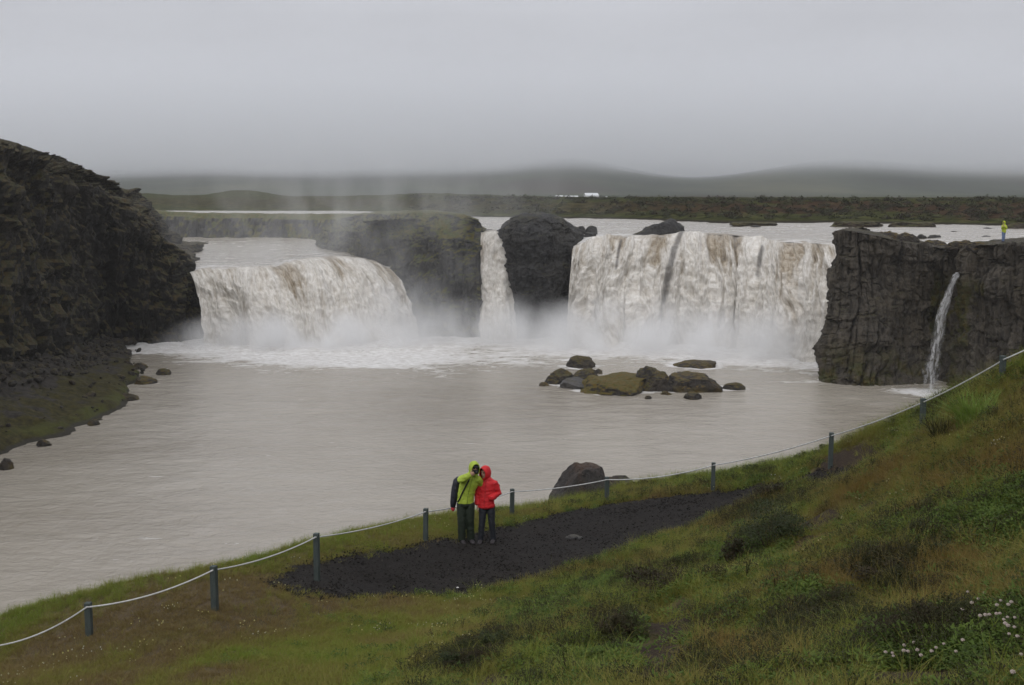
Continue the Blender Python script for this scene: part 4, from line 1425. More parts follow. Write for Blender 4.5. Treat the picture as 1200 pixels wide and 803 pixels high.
def vegetation():
    N = 200000
    x, y, z, b, sd = candidates(N, -1, 1, 3.0, 31.5, 0.9)
    pm = path_mask(x, y)
    soil, brown, rust, lush, dark = (field(x, y, l, s) for l, s in ((SOIL, 231), (BROWN, 232), (RUST, 233), (LUSH, 234), (DARK, 235)))
    p = P3(x, y)
    n1, n2, n3 = fbm(p * 0.5, 4, 241), fbm(p * 1.4, 3, 242), fbm(p * 0.25, 3, 243)
    ok = (pm < 0.10 * RNG.normal(size=N)) & (b < 1.6)
    u = RNG.uniform(size=N)
    left = smooth(1.0, -4.0, x - (y - 14) * 0.10)              # mown-looking turf on the left
    lip = smooth(-1.6, -0.2, b)                                # longer growth at the brink
    p_long = np.clip(0.10 + 0.32 * rust + 0.25 * n2 + 0.5 * lip - 0.20 * left - 0.25 * lush, 0.02, 0.9)
    p_herb = np.clip(0.10 + 0.60 * lush + 0.35 * n1 - 0.20 * left, 0, 0.8)
    p_heath = np.clip(0.04 + 0.50 * dark - 0.08 * left + 0.18 * (n1 > 0.30) * (1 - left), 0, 0.7)
    tot = np.maximum(1.0, p_long + p_herb + p_heath)
    p_long, p_herb, p_heath = p_long / tot, p_herb / tot, p_heath / tot
    dens = (1 - 0.97 * smooth(0.2, 0.5, soil)) * (1 - 0.55 * brown)
    ok &= RNG.uniform(size=N) < dens
    is_long = ok & (u < p_long)
    is_herb = ok & (u >= p_long) & (u < p_long + p_herb)
    is_heath = ok & (u >= p_long + p_herb) & (u < p_long + p_herb + p_heath)
    is_turf = ok & (u >= p_long + p_herb + p_heath)

    def go(sel, name, proto, lo, hi, tint, mat, label, tl=0.18):
        i = np.nonzero(sel)[0]
        pts = np.stack([x[i], y[i], z[i]], 1)
        scatter(name, pts, tilt(len(i), tl), sz(len(i), lo, hi) * (1 - 0.35 * left[i])[:, None], np.clip(tint[i] + RNG.normal(size=len(i)) * 0.12, 0, 1), proto, mat, label)
    MT = plant_mat('turf_blades', (0.185, 0.135, 0.055), (0.205, 0.196, 0.044), (0.165, 0.230, 0.034))
    ML = plant_mat('long_blades', (0.200, 0.135, 0.042), (0.240, 0.210, 0.058), (0.175, 0.225, 0.038))
    MH = plant_mat('herb_leaves', (0.045, 0.066, 0.016), (0.078, 0.120, 0.024), (0.130, 0.180, 0.036))
    MD = plant_mat('heath_leaves', (0.034, 0.024, 0.014), (0.036, 0.040, 0.014), (0.052, 0.064, 0.018))
    tt = np.clip(0.48 + 0.7 * n1 + 0.35 * n2 - 0.75 * brown - 0.2 * rust + 0.25 * lush + 0.15 * lip, 0, 1)
    half = RNG.uniform(size=N) < 0.5
    go(is_turf & half, 'turf_grass', blade_mesh('turf_clump', 46, 0.13, 0.03, 0.085, 0.007, 0.8, 1), 0.8, 1.5, tt, MT, 'short green and brownish turf covering the bank')
    go(is_turf & ~half, 'turf_grass', blade_mesh('turf_clump', 40, 0.12, 0.03, 0.11, 0.006, 0.6, 2), 0.8, 1.5, tt, MT, 'short green and brownish turf covering the bank')
    tl_ = np.clip(0.66 - 0.62 * rust + 0.5 * n1 + 0.2 * lip, 0, 1)
    go(is_long & half, 'long_grass', blade_mesh('long_clump', 34, 0.09, 0.10, 0.26, 0.006, 0.9, 3), 0.7, 1.25, tl_, ML, 'longer yellow-green and rusty grass on the hummocks', 0.25)
    go(is_long & ~half, 'long_grass', blade_mesh('long_clump', 28, 0.07, 0.12, 0.32, 0.005, 0.7, 4), 0.7, 1.2, tl_, ML, 'longer yellow-green and rusty grass on the hummocks', 0.25)
    go(is_herb, 'ground_herbs', leaf_cloud('herb_clump', 60, 0.15, 0.10, 0.022, 0.038, 5), 0.8, 1.5, np.clip(0.5 + 0.6 * n2, 0, 1), MH, 'low leafy herbs and clover between the grass')
    go(is_heath, 'heath', leaf_cloud('heath_clump', 110, 0.16, 0.17, 0.011, 0.030, 6, True, 8), 0.8, 1.5, np.clip(0.4 + 0.6 * n2, 0, 1), MD, 'dark brownish heath sprigs on the hummocks')
    # bigger tussocks on the hummocks
    i = np.nonzero(ok & (n1 > 0.0) & (left < 0.5) & (dark < 0.4) & (soil < 0.2) & (b < -0.5) & (y > 10.5) & (RNG.uniform(size=N) < 0.022))[0][:900]
    scatter('tussock_grass', np.stack([x[i], y[i], z[i] - 0.02], 1), tilt(len(i), 0.15), sz(len(i), 0.5, 0.95), np.clip(0.80 + 0.4 * n2[i] - 0.5 * rust[i], 0, 1),
            blade_mesh('tussock', 90, 0.10, 0.16, 0.38, 0.008, 1.15, 9, 4), ML, 'drooping grass tussocks standing out of the slope')
    # gravel stones on the path
    m = 45000
    gx = RNG.uniform(PATH_W[:, 0].min() - 0.5, PATH_W[:, 0].max() + 0.5, m); gy = RNG.uniform(PATH_W[:, 1].min() - 0.5, PATH_W[:, 1].max() + 0.5, m)
    gm = path_mask(gx, gy)
    kk = (gm > -0.15) & (RNG.uniform(size=m) < 0.35 + 0.65 * smooth(-0.2, 0.4, fbm(P3(gx, gy) * 0.8, 3, 261)))
    gx, gy = gx[kk], gy[kk]
    gz = HN(gx, gy)[0] + 0.032
    me = boulder_low('gravel_stone')
    k = Mat('gravel_stones')
    t = k.attr('tint', True)
    gm_ = k.done(k.bsdf(k.ramp(t, [(0.0, (0.010, 0.0088, 0.008)), (0.8, (0.030, 0.026, 0.023)), (1.0, (0.055, 0.049, 0.043))]), 0.9, None, 0.12))
    ss = 0.008 + 0.020 * RNG.uniform(size=len(gx)) ** 2.6
    scatter('gravel', np.stack([gx, gy, gz], 1), tilt(len(gx), 0.6), np.stack([ss, ss, ss * 0.7], 1), RNG.uniform(size=len(gx)) ** 2, me, gm_, 'coarse dark gravel stones on the path')
    # tiny pale flowers in the turf near the path
    i = np.nonzero(is_turf & (RNG.uniform(size=N) < 0.05 * smooth(0.1, 0.5, n3 + 0.35 * lip + 0.25)) & (y < 29) & (y > 12))[0]
    i = i[:420]
    g = np.random.default_rng(8)
    V, Fq = [], []
    for q in range(3):
        c = np.array([g.normal() * 0.05, g.normal() * 0.05, 0.08 + 0.03 * g.uniform()])
        for a in range(3):
            r = 0.011
            bb = len(V)
            for e in range(4):
                th = e * math.pi / 2
                ax = [np.array([math.cos(th), math.sin(th), 0]), np.array([math.cos(th), 0, math.sin(th)]), np.array([0, math.cos(th), math.sin(th)])][a]
                V.append(c + ax * r)
            Fq.append((bb, bb + 1, bb + 2, bb + 3))
    fm = mesh_np('floret', V, Fq, False)
    scatter('meadow_flowers', np.stack([x[i], y[i], z[i]], 1), tilt(len(i), 0.1), sz(len(i), 0.8, 1.3), RNG.uniform(size=len(i)), fm,
            plant_mat('floret_petals', (0.42, 0.40, 0.25), (0.55, 0.50, 0.20), (0.5, 0.5, 0.42)), 'tiny pale yellow flowers dotted through the turf')


vegetation()


DARKB = rock_mat('scree_stone', (0.018, 0.016, 0.014), (0.075, 0.068, 0.058), (0.07, 0.05, 0.034), (0.055, 0.052, 0.016), 0.7, (0.6, 1.0), 2.5, (0.12, 0.115, 0.105))


def bank_scrub():
    n = 2600
    px = RNG.uniform(480, 1330, n)
    fs = np.array(FAR_SHORE)
    v = 3 + 44 * RNG.uniform(size=n) ** 0.8
    d0 = np.array([G(a, b, c)[1] for a, b, c in zip(px, np.interp(px, fs[:, 0], fs[:, 1]), np.interp(px, fs[:, 0], fs[:, 2]))])
    d = d0 + v
    x = XD(px, d)
    z = np.interp(px, fs[:, 0], fs[:, 2]) + np.interp(v, [-3, 0, 3, 10, 14, 32, 36, 60], [-1.2, -0.05, 0.5, 0.9, 1.1, 3.0, 3.25, 3.2])
    p = P3(x, d)
    z += fbm(p * 0.12, 4, 21) * 0.45 + fbm(p * 0.45, 3, 22) * 0.45 + fbm(p * 1.1, 2, 24) * 0.25
    keep = fbm(p * 0.09, 3, 271) + 0.3 * RNG.normal(size=n) > -0.05
    pts = np.stack([x, d, z - 0.05], 1)[keep]
    scatter('bank_scrub', pts, tilt(len(pts), 0.1), sz(len(pts), 2.6, 6.0, 0.6, 1.0), np.clip(0.35 + RNG.normal(size=len(pts)) * 0.25, 0, 1), leaf_cloud('scrub_clump', 70, 0.16, 0.15, 0.05, 0.06, 14),
            plant_mat('scrub_leaves', (0.034, 0.024, 0.015), (0.045, 0.050, 0.018), (0.080, 0.088, 0.030)), 'low scrub and heath covering the far bank')


bank_scrub()


# rubble on the shelf under the left cliff
def rubble():
    i = RNG.choice(len(SHELF), 5200)
    P = SHELF[i] + RNG.normal(size=(5200, 3)) * np.array([0.4, 0.4, 0.02])
    t = SHELF_T[i]
    keep = (RNG.uniform(size=5200) < np.where(t < 0.42, 0.8, 0.10)) & (t < 1.04)
    P, t = P[keep], t[keep]
    bm = bmesh.new()
    bmesh.ops.create_icosphere(bm, subdivisions=2, radius=1)
    me = bpy.data.meshes.new('rubble_stone')
    bm.to_mesh(me); bm.free()
    v = np.empty(len(me.vertices) * 3, np.float32); me.vertices.foreach_get('co', v)
    v = v.reshape(-1, 3)
    v *= (1 + 0.35 * fbm(v * 1.1, 2, 251))[:, None]
    v = np.round(v * 2.4) / 2.4 * 0.55 + v * 0.45
    v *= np.array([1, 0.8, 0.6])
    me.vertices.foreach_set('co', v.ravel())
    n = len(P)
    s = RNG.uniform(size=n) ** 2.5 * 0.42 + 0.10
    scatter('rubble', P, tilt(n, 0.5), np.stack([s, s, s], 1), RNG.uniform(size=n), me, DARKB, 'loose scree stones on the shelf under the left cliff')


rubble()

# ------------------------------------------------------------------ rocks one could lift away
def boulder_mesh(name, size, seed, cuts=9, rough=0.12, sub=4, depth=(0.66, 0.97), flat=None):
    g = np.random.default_rng(seed)
    bm = bmesh.new()
    bmesh.ops.create_icosphere(bm, subdivisions=sub, radius=1)
    me = bpy.data.meshes.new(name)
    bm.to_mesh(me); bm.free()
    v = np.empty(len(me.vertices) * 3, np.float32)
    me.vertices.foreach_get('co', v)
    v = v.reshape(-1, 3).astype(float)
    for _ in range(cuts):
        n = g.normal(size=3); n[2] = n[2] * 0.8 + 0.15
        n /= np.linalg.norm(n)
        d = g.uniform(*depth)
        e = v @ n - d
        v -= np.where(e > 0, e * 0.93, 0)[:, None] * n
    for n, d in (flat or []):
        n = np.array(n, float); n /= np.linalg.norm(n)
        e = v @ n - d
        v -= np.where(e > 0, e * 0.95, 0)[:, None] * n
    u = v / (np.linalg.norm(v, axis=1, keepdims=True) + 1e-9)
    v = v * (1 + fbm(v * 1.6 + seed, 4, 300 + seed) * rough * 1.5)[:, None] + u * (fbm(v * 5 + seed, 4, 320 + seed, 0.65) * rough * 0.75)[:, None]
    st = np.round(fbm(v * np.array([1.3, 1.3, 2.4]) + seed * 2, 2, 340 + seed) * 5) / 5
    v = v + u * (st * rough * 0.7)[:, None]
    v *= np.array(size)
    me.vertices.foreach_set('co', v.astype(np.float32).ravel())
    me.update()
    return me


def boulder(px, y0, y1, w, d, seed, label, mat=None, zbase=None, dep=1.0, group=None, sub=4, cuts=9, rough=0.12, flat=None, name='rock', sink=0.35):
    """rock seen from row y0 (top) to y1 (foot), w pixels wide, d metres away"""
    m = d / F_PX
    top, foot = W(px, y0, d), W(px, y1, d)
    h = top[2] - foot[2]
    hw = w * m / 2 * 1.10
    me = boulder_mesh(name, (hw, hw * dep, h * 1.08), seed, cuts, rough, sub + 1, flat=flat)
    me.polygons.foreach_set('use_smooth', np.zeros(len(me.polygons), bool))
    o = link(name, me, mat or ROCK_S, None, (foot[0], foot[1] + hw * dep * 0.8, foot[2] - 0.02 * h))
    o.rotation_euler = (0, 0, 0)
    tag(o, label, 'rock', group)
    return o


def pool_rock(px, y0, y1, w, seed, label, **kw):
    d = G(px, y1, 0)[1]
    return boulder(px, y0, y1, w, d, seed, label, **kw)


MOSSY = rock_mat('mossy_stone', (0.03, 0.026, 0.022), (0.10, 0.088, 0.072), (0.09, 0.07, 0.045), (0.085, 0.078, 0.015), 0.95, (0.1, 0.6), 2.0, (0.16, 0.15, 0.14))
DARKST = rock_mat('dark_stone', (0.022, 0.019, 0.017), (0.075, 0.064, 0.055), (0.07, 0.052, 0.036), (0.08, 0.07, 0.016), 0.85, (0.7, 1.0), 2.0, (0.12, 0.115, 0.11), (0.0, 0.8, 0.75))
GREYST = rock_mat('grey_stone', (0.07, 0.068, 0.066), (0.17, 0.165, 0.16), (0.14, 0.13, 0.12), (0.07, 0.065, 0.02), 0.3, (0.9, 1.2), 2.0, (0.22, 0.215, 0.21))
G1 = 'rocks clustered in the pool'
pool_rock(681.5, 418.5, 432, 31, 1, 'domed mossy rock standing farthest back behind the cluster in the pool', mat=ROCK_S, group=G1)
pool_rock(657, 435.5, 450.5, 32, 2, 'small peaked mossy rock just left of the grey slab in the pool', mat=ROCK_S, group=G1)
pool_rock(637.5, 448.5, 452.5, 11, 3, 'tiniest dark rock at the far left end of the pool cluster', mat=DARKST, group=G1, sub=3)
pool_rock(686, 434, 452, 34, 4, 'brown mossy rock rising behind the grey slab in the pool', mat=ROCK_S, group=G1)
pool_rock(681, 445, 457, 48, 5, 'low smooth bare grey slab leaning at the left of the pool cluster', mat=GREYST, group=G1, flat=[((0.35, -0.3, 1), 0.45)])
pool_rock(724, 435.5, 462.5, 82, 6, 'broad flat rock thickly covered in yellow-green moss at the middle of the pool cluster', mat=MOSSY, group=G1, cuts=12, flat=[((0, 0, 1), 0.5)], dep=1.1)
pool_rock(769, 431.5, 459, 52, 7, 'dark wedge-shaped rock with a pointed crest beside the broad mossy rock', mat=ROCK_S, group=G1, cuts=5, rough=0.16, flat=[((0.5, -0.1, 1), 0.62), ((-0.9, -0.1, 0.25), 0.8)])
pool_rock(820, 436, 461, 72, 8, 'largest dark blocky rock with a flat top at the right of the pool cluster', mat=DARKST, group=G1, cuts=5, flat=[((0.05, -0.05, 1), 0.62), ((0.8, -0.1, 0.65), 0.62), ((-1, 0, 0.1), 0.8), ((0, -1, 0.15), 0.7)])
pool_rock(813, 461, 468.5, 20, 9, 'small brown rock awash in front of the largest dark block', mat=DARKST, group=G1, sub=3)
pool_rock(862, 450.5, 457.5, 25, 10, 'low brown rock in the water just right of the largest dark block', mat=ROCK_S, group=G1, sub=3)
pool_rock(818, 422.5, 432, 52, 11, 'flat dark rock with a small hump lying apart nearer the right fall', mat=DARKST, group=G1, flat=[((0, 0, 1), 0.5)])
pool_rock(760, 464.5, 468, 8, 12, 'pebble-sized dark rock tip below the broad mossy rock', mat=DARKST, group=G1, sub=3)
pool_rock(781, 459, 463, 12, 13, 'low dark rock tip below the wedge-shaped rock', mat=DARKST, group=G1, sub=3)
pool_rock(702, 433, 438, 9, 14, 'small dark knob behind the left edge of the broad mossy rock', mat=DARKST, group=G1, sub=3)

# rocks above the falls
boulder(775, 256.5, 279, 58, 138.5, 21, 'big dark angular rock perched on the lip of the right fall', ROCK_P, dep=0.8, flat=[((-0.5, 0, 0.9), 0.6)])
boulder(801, 273, 281, 12, 134.5, 30, 'small wet rock at the right foot of the perched angular rock', ROCK_P, sub=3)
boulder(681, 265.5, 271.5, 11, 141, 22, 'small dark rock in the rapids just right of the rock pillar', ROCK_P, sub=3)
boulder(694, 265, 271.5, 13, 140, 23, 'slightly larger of the two dark rocks in the rapids beside the rock pillar', ROCK_P, sub=3)
boulder(692, 272, 276, 15, 137, 29, 'low rock awash below the pair of dark rocks by the pillar', ROCK_P, sub=3)
ISL = rock_mat('islet_ground', (0.03, 0.026, 0.02), (0.08, 0.065, 0.045), (0.075, 0.05, 0.032), (0.055, 0.06, 0.016), 0.9, (0.5, 0.9), 1.0, (0.1, 0.095, 0.09))
GI = 'low islets in the upper river'
for px, y0, y1, w, sd, lab in ((884, 258.5, 263.5, 52, 24, 'long flat reddish islet farthest left in the upper river'), (1009, 256.5, 265, 56, 25, 'grass-topped brown islet in the middle of the upper river'),
                               (1077, 257, 265.5, 58, 26, 'flat brown islet just right of the grass-topped one in the upper river')):
    d = G(px, y1, 11.9)[1]
    boulder(px, y0, y1, w, d, sd, lab, ISL, dep=0.5, group=GI, flat=[((0, 0, 1), 0.5)], rough=0.16)
GR = 'small rocks in the upper river behind the right cliff'
for px, y0, y1, w, sd, lab in ((1080.5, 275, 279, 12, 31, 'left one of two low dark rocks in the river behind the right cliff'), (1097, 275.5, 279, 16, 32, 'right and wider one of two low dark rocks in the river behind the right cliff'),
                               (886, 264, 266.5, 13, 33, 'thin dark rock breaking the river just below the reddish islet'), (1120, 271, 273, 12, 34, 'faint dark rock in the river left of the distant hiker'),
                               (1157, 267, 270, 14, 35, 'dark rock in the river just left of the distant hiker and near the bank'), (1192, 262, 270, 30, 36, 'dark bank rock right of the distant hiker'),
                               (1157, 276.5, 279, 12, 37, 'low dark rock in the river at knee height left of the distant hiker')):
    d = G(px, y1, 11.7)[1]
    boulder(px, y0, y1, w, d, sd, lab, ISL if w > 20 else ROCK_P, dep=0.6, group=GR, sub=3)

# broken blocks along the top of the right cliff
GT = 'blocks on top of the right cliff'
for px, y0, y1, w, d, sd, lab in ((1012, 270.5, 279, 34, 106.5, 41, 'dark block on the cliff top beside the left corner of the right cliff'), (1040, 272, 284, 40, 107, 42, 'rounded block on the cliff top behind the middle of the right cliff'),
                                  (1066, 274, 289, 30, 108, 43, 'mossy block at the dip in the top of the right cliff'), (1095, 282, 296, 44, 108, 44, 'wide low block above the thin side waterfall'),
                                  (1130, 283, 293, 34, 104.5, 45, 'block just right of where the thin side waterfall starts'), (1150, 284.5, 291, 26, 101, 46, 'low block left of the distant hiker on the cliff top')):
    boulder(px, y0, y1, w, d, sd, lab, DARKST, dep=0.8, group=GT, rough=0.15)

# left shore
GL = 'rocks at the waters edge below the left cliff'
for px, y0, y1, w, sd, lab in ((190, 433.5, 440, 17, 51, 'olive rock standing alone in the water off the left shelf'), (166, 443.5, 451, 28, 52, 'flat dark rock at the tip of the left shelf'),
                               (161, 427, 433, 20, 53, 'low dark rock in the water above the tip of the left shelf'), (4, 539, 551, 16, 54, 'dark rock cut by the left edge where the shelf meets the water'),
                               (48, 517, 524, 17, 55, 'dark stone at the waterline under the green strip of the shelf'), (108, 493, 499, 15, 56, 'small stone at the waterline half way along the shelf'),
                               (148, 462, 470, 22, 57, 'rounded stone at the bend of the shelf shoreline')):
    pool_rock(px, y0, y1, w, sd, lab, mat=DARKST if sd != 51 else ROCK_S, group=GL, sub=3)
boulder(3, 163, 171, 9, 98.5, 58, 'stubby boulder on the left cliff top at the edge of the view', ROCK_L, sub=3)
boulder(20, 168.5, 176, 7, 100.5, 59, 'thin upright stone on the left cliff top', ROCK_L, sub=3)

# boulders beside the path
WARM = rock_mat('lichen_boulder', (0.040, 0.036, 0.034), (0.135, 0.12, 0.11), (0.15, 0.085, 0.05), (0.09, 0.085, 0.06), 0.25, (0.7, 1.1), 3.5, (0.22, 0.21, 0.20), None, 0.8, None, 0.5)
boulder(683, 547, 600, 74, 30.4, 61, 'large dark faceted boulder behind the rope fence at the brink', WARM, dep=0.9, cuts=0, rough=0.07, flat=[((0.85, -0.1, 0.5), 0.90), ((-0.62, -0.2, 0.72), 0.72), ((-0.1, -0.9, 0.45), 0.82), ((0.05, 0, 1), 0.86), ((0.4, -0.7, 0.55), 0.88)], sub=4, name='boulder')
boulder(724, 560, 592, 50, 31.0, 62, 'lower boulder leaning against the right side of the large faceted boulder', WARM, dep=0.9, sub=4, name='boulder')
q = T(674, 632)
o = link('stone', boulder_mesh('stone', (0.21, 0.15, 0.07), 63, 8, 0.14, 4), GREYST, None, (q[0], q[1], q[2] + 0.02)); tag(o, 'flat grey stone lying in the gravel path', 'stone')
q = T(536, 691)
o = link('stone', boulder_mesh('stone', (0.032, 0.026, 0.022), 64, 6, 0.1, 3), plain('pale_pebble', (0.62, 0.6, 0.58)), None, (q[0], q[1], q[2] + 0.02)); tag(o, 'tiny white stone on the gravel near its lower edge', 'stone')


# ------------------------------------------------------------------ rope fence
def fence():
    wood = Mat('fence_post_paint')
    p = wood.obj()
    n = wood.noise(wood.map(p, (1, 1, 0.2)), 30, 6, 0.7)
    n2 = wood.noise(p, 6, 5, 0.6)
    c = wood.ramp(n, [(0.3, (0.036, 0.048, 0.045)), (0.7, (0.072, 0.086, 0.081))])
    c = wood.mix(wood.rng(n2, 0.55, 0.75, 0, 0.5), c, (0.10, 0.10, 0.085))
    wood = wood.done(wood.bsdf(c, 0.7, wood.bump(n, 0.4, 0.01), 0.3))
    ropem = Mat('white_rope')
    p = ropem.pos()
    c = ropem.ramp(ropem.noise(p, 18, 5, 0.6), [(0.3, (0.36, 0.355, 0.345)), (0.7, (0.58, 0.575, 0.56))])
    ropem = ropem.done(ropem.bsdf(c, 0.85))
    steel = plain('staple_steel', (0.25, 0.25, 0.25), 0.4)
    x0, y0 = W(*POSTS[5])[:2]
    root = empty('rope_fence', (x0, y0, ground_z(x0, y0)))
    tag(root, 'low fence of grey-green posts carrying one white rope along the brink', 'fence')
    inv = root.location.copy()
    tops = []
    for (px, yb, d), yt in zip(POSTS, POST_TOP):
        x = XD(px, d)
        gz = ground_z(x, d)
        zt = W(px, yt, d)[2]
        bm = bmesh.new()
        h = zt - gz + 0.25
        bmesh.ops.create_cube(bm, size=1)
        for v in bm.verts: v.co = Vector((v.co.x * 0.092, v.co.y * 0.092, v.co.z * h))
        bmesh.ops.bevel(bm, geom=bm.edges[:], offset=0.010, segments=2, affect='EDGES', profile=0.6)
        me = bpy.data.meshes.new('post')
        bm.to_mesh(me); bm.free()
        o = link('post', me, wood, root, Vector((x, d, zt - h / 2)) - inv)
        o.rotation_euler = (random.gauss(0, 0.012), random.gauss(0, 0.012), random.uniform(-0.3, 0.3))
        bm = bmesh.new()
        bmesh.ops.create_cube(bm, size=1)
        for v in bm.verts: v.co = Vector((v.co.x * 0.05, v.co.y * 0.014, v.co.z * 0.012))
        bmesh.ops.bevel(bm, geom=bm.edges[:], offset=0.003, segments=1, affect='EDGES')
        me = bpy.data.meshes.new('staple')
        bm.to_mesh(me); bm.free()
        link('staple', me, steel, o, (0, -0.051, h / 2 - 0.055))
        tops.append(np.array([x, d - 0.055, zt - 0.055]))
    pts = []
    sags = [0.2, 0.10, 0.08, 0.07, 0.06, 0.05, 0.10, 0.06, 0.04, 0.03, 0.05]
    for i in range(len(tops) - 1):
        for t in np.linspace(0, 1, 16, endpoint=(i == len(tops) - 2)):
            q = tops[i] * (1 - t) + tops[i + 1] * t
            q[2] -= sags[i] * 4 * t * (1 - t)
            pts.append(q)
    pts = np.array(pts)
    n = 8
    V = []
    tg = np.gradient(pts, axis=0); tg /= np.linalg.norm(tg, axis=1, keepdims=True)
    for k, (q, t) in enumerate(zip(pts, tg)):
        s = np.cross(t, [0, 0, 1.0]); s /= np.linalg.norm(s)
        u = np.cross(s, t)
        for a in range(n):
            th = 2 * math.pi * a / n
            V.append(q + (s * math.cos(th) + u * math.sin(th)) * 0.0125 - np.array(inv))
    link('rope', mesh_np('rope', V, grid_faces(len(pts), n).tolist() + [(k * n + n - 1, k * n, (k + 1) * n, (k + 1) * n + n - 1)[::-1] for k in range(len(pts) - 1)]), ropem, root)


fence()


# ------------------------------------------------------------------ shrubs, tufts and clover flowers on the bank
M_WILLOW = plant_mat('willow_leaves', (0.030, 0.038, 0.018), (0.040, 0.052, 0.020), (0.075, 0.085, 0.028), False)
M_BROWN = plant_mat('brown_leaves', (0.040, 0.026, 0.018), (0.045, 0.036, 0.018), (0.060, 0.058, 0.022), False)
M_RED = plant_mat('reddish_leaves', (0.075, 0.030, 0.022), (0.040, 0.036, 0.018), (0.035, 0.060, 0.016), False)
M_TUFT = plant_mat('tuft_blades', (0.11, 0.17, 0.028), (0.16, 0.23, 0.045), (0.24, 0.29, 0.10), False)
M_TUFTD = plant_mat('old_blades', (0.03, 0.032, 0.014), (0.045, 0.045, 0.018), (0.07, 0.068, 0.025), False)
M_STEM = plain('twig_bark', (0.05, 0.035, 0.022))


def shrub(px, py, wpx, hpx, seed, mat, label, leaf=1.0, dens=1.0):
    q = T(px, py)
    m = q[1] / F_PX
    r, h = wpx * m, hpx * m * 1.05
    root = empty('shrub', q - np.array([0, 0, 0.03]), 0)
    tag(root, label, 'shrub', 'dark shrubs on the near bank')
    n = int(np.clip(1500 * r * dens * 3, 160, 3000))
    g = np.random.default_rng(seed)
    V, Fq, SV, SF = [], [], [], []
    clumps = max(5, int(26 * r))
    cs = []
    for c in range(clumps):
        a, qq = g.uniform(0, 6.283), math.sqrt(g.uniform())
        cs.append((math.cos(a) * qq * r * 0.8, math.sin(a) * qq * r * 0.6, h * (0.25 + 0.62 * g.uniform() * (1 - 0.5 * qq * qq)), g.uniform(0.25, 0.5) * min(r, h * 0.9)))
    for i in range(n):
        cx, cy, cz, cr = cs[g.integers(clumps)]
        d = g.normal(size=3); d /= np.linalg.norm(d)
        c = np.array([cx, cy, cz]) + d * cr * g.uniform(0.3, 1.0) ** 0.5 * np.array([1, 1, 0.8])
        c[2] = max(c[2], 0.01)
        az, el = g.uniform(0, 6.283), g.uniform(-0.2, 1.1)
        e = np.array([math.cos(az) * math.cos(el), math.sin(az) * math.cos(el), math.sin(el)])
        s = np.cross(e, [0, 0, 1.0]); s /= np.linalg.norm(s)
        L, wd = 0.05 * leaf * g.uniform(0.6, 1.3), 0.022 * leaf * g.uniform(0.6, 1.3)
        b = len(V)
        V += [c, c + e * L * 0.5 + s * wd * 0.5, c + e * L, c + e * L * 0.5 - s * wd * 0.5]
        Fq.append((b, b + 1, b + 2, b + 3))
    for cx, cy, cz, cr in cs:
        e = np.array([cx, cy, cz]); o = np.array([cx * 0.2, cy * 0.2, -0.03])
        s = np.array([0.006, 0, 0]); u = np.array([0, 0.006, 0])
        b = len(SV)
        SV += [o - s, o + u, o + s, e - s * 0.4, e + u * 0.4, e + s * 0.4]
        SF += [(b, b + 1, b + 4, b + 3), (b + 1, b + 2, b + 5, b + 4), (b + 2, b, b + 3, b + 5)]
    link('foliage', mesh_np('foliage', V, Fq, False), mat, root)
    link('stem', mesh_np('stem', SV, SF), M_STEM, root)
    return root


shrub(905, 640, 48, 70, 1, M_WILLOW, 'largest dark willow shrub at the right end of the gravel path')
shrub(868, 655, 26, 36, 2, M_BROWN, 'brownish shrub hugging the lower left foot of the largest willow shrub')
shrub(772, 702, 46, 40, 3, M_BROWN, 'round brown shrub on the slope directly below the gravel path')
shrub(596, 762, 44, 26, 4, M_WILLOW, 'low dark green shrub near the bottom middle of the view')
shrub(548, 785, 36, 22, 5, M_WILLOW, 'lowest dark green shrub left of the bare earth patch at the bottom')
shrub(1036, 690, 40, 40, 6, M_BROWN, 'dark brown shrub on the hummock above the white clover')
shrub(958, 745, 42, 32, 7, M_BROWN, 'spreading brown shrub left of the white clover patch')
shrub(722, 752, 36, 30, 8, M_BROWN, 'brown shrub left of the bare earth track')
shrub(1092, 742, 38, 30, 9, M_RED, 'dark reddish herb clump among the white clover')
shrub(905, 588, 22, 26, 10, M_RED, 'rust-tinged shrub crowning the largest willow shrub')
shrub(881, 556, 15, 15, 11, M_WILLOW, 'small round bush on the brink between two fence posts right of the path', 0.8, 2.0)
shrub(945, 541, 9, 14, 12, M_WILLOW, 'sprig at the brink left of the fence post below the side waterfall', 0.8, 2.0)
shrub(966, 533, 10, 15, 13, M_WILLOW, 'upright sprig at the brink touching the fence rope', 0.8, 2.0)
shrub(742, 573, 9, 9, 14, M_BROWN, 'dark weed at the brink just right of the lower boulder', 0.8, 2.0)
shrub(758, 570, 9, 9, 15, M_BROWN, 'second dark weed from the lower boulder along the brink', 0.8, 2.0)
shrub(1100, 655, 34, 20, 16, M_WILLOW, 'low green willow patch under the rusty grass at right')
shrub(830, 770, 34, 24, 17, M_WILLOW, 'dark green shrub right of the bare earth track at the bottom')


def tuft(px, py, hpx, r, n, seed, mat, label, lean=0.7):
    q = T(px, py)
    h = hpx * q[1] / F_PX
    me = blade_mesh('grass_tuft', n, r, h * 0.6, h * 1.12, 0.020, lean, seed, 5)
    o = link('grass_tuft', me, mat, None, q - np.array([0, 0, 0.02]))
    tag(o, label, 'grass tuft')


tuft(1142, 502, 56, 0.26, 330, 21, M_TUFT, 'tall bright green grass tuft on the slope by the fence', 0.85)
tuft(1104, 516, 36, 0.18, 170, 22, M_TUFTD, 'dark drooping grass tuft left of the bright green one', 1.1)
tuft(578, 0 + 602, 9, 0.12, 50, 23, M_TUFTD, 'thin grass tuft at the brink beside the couple')

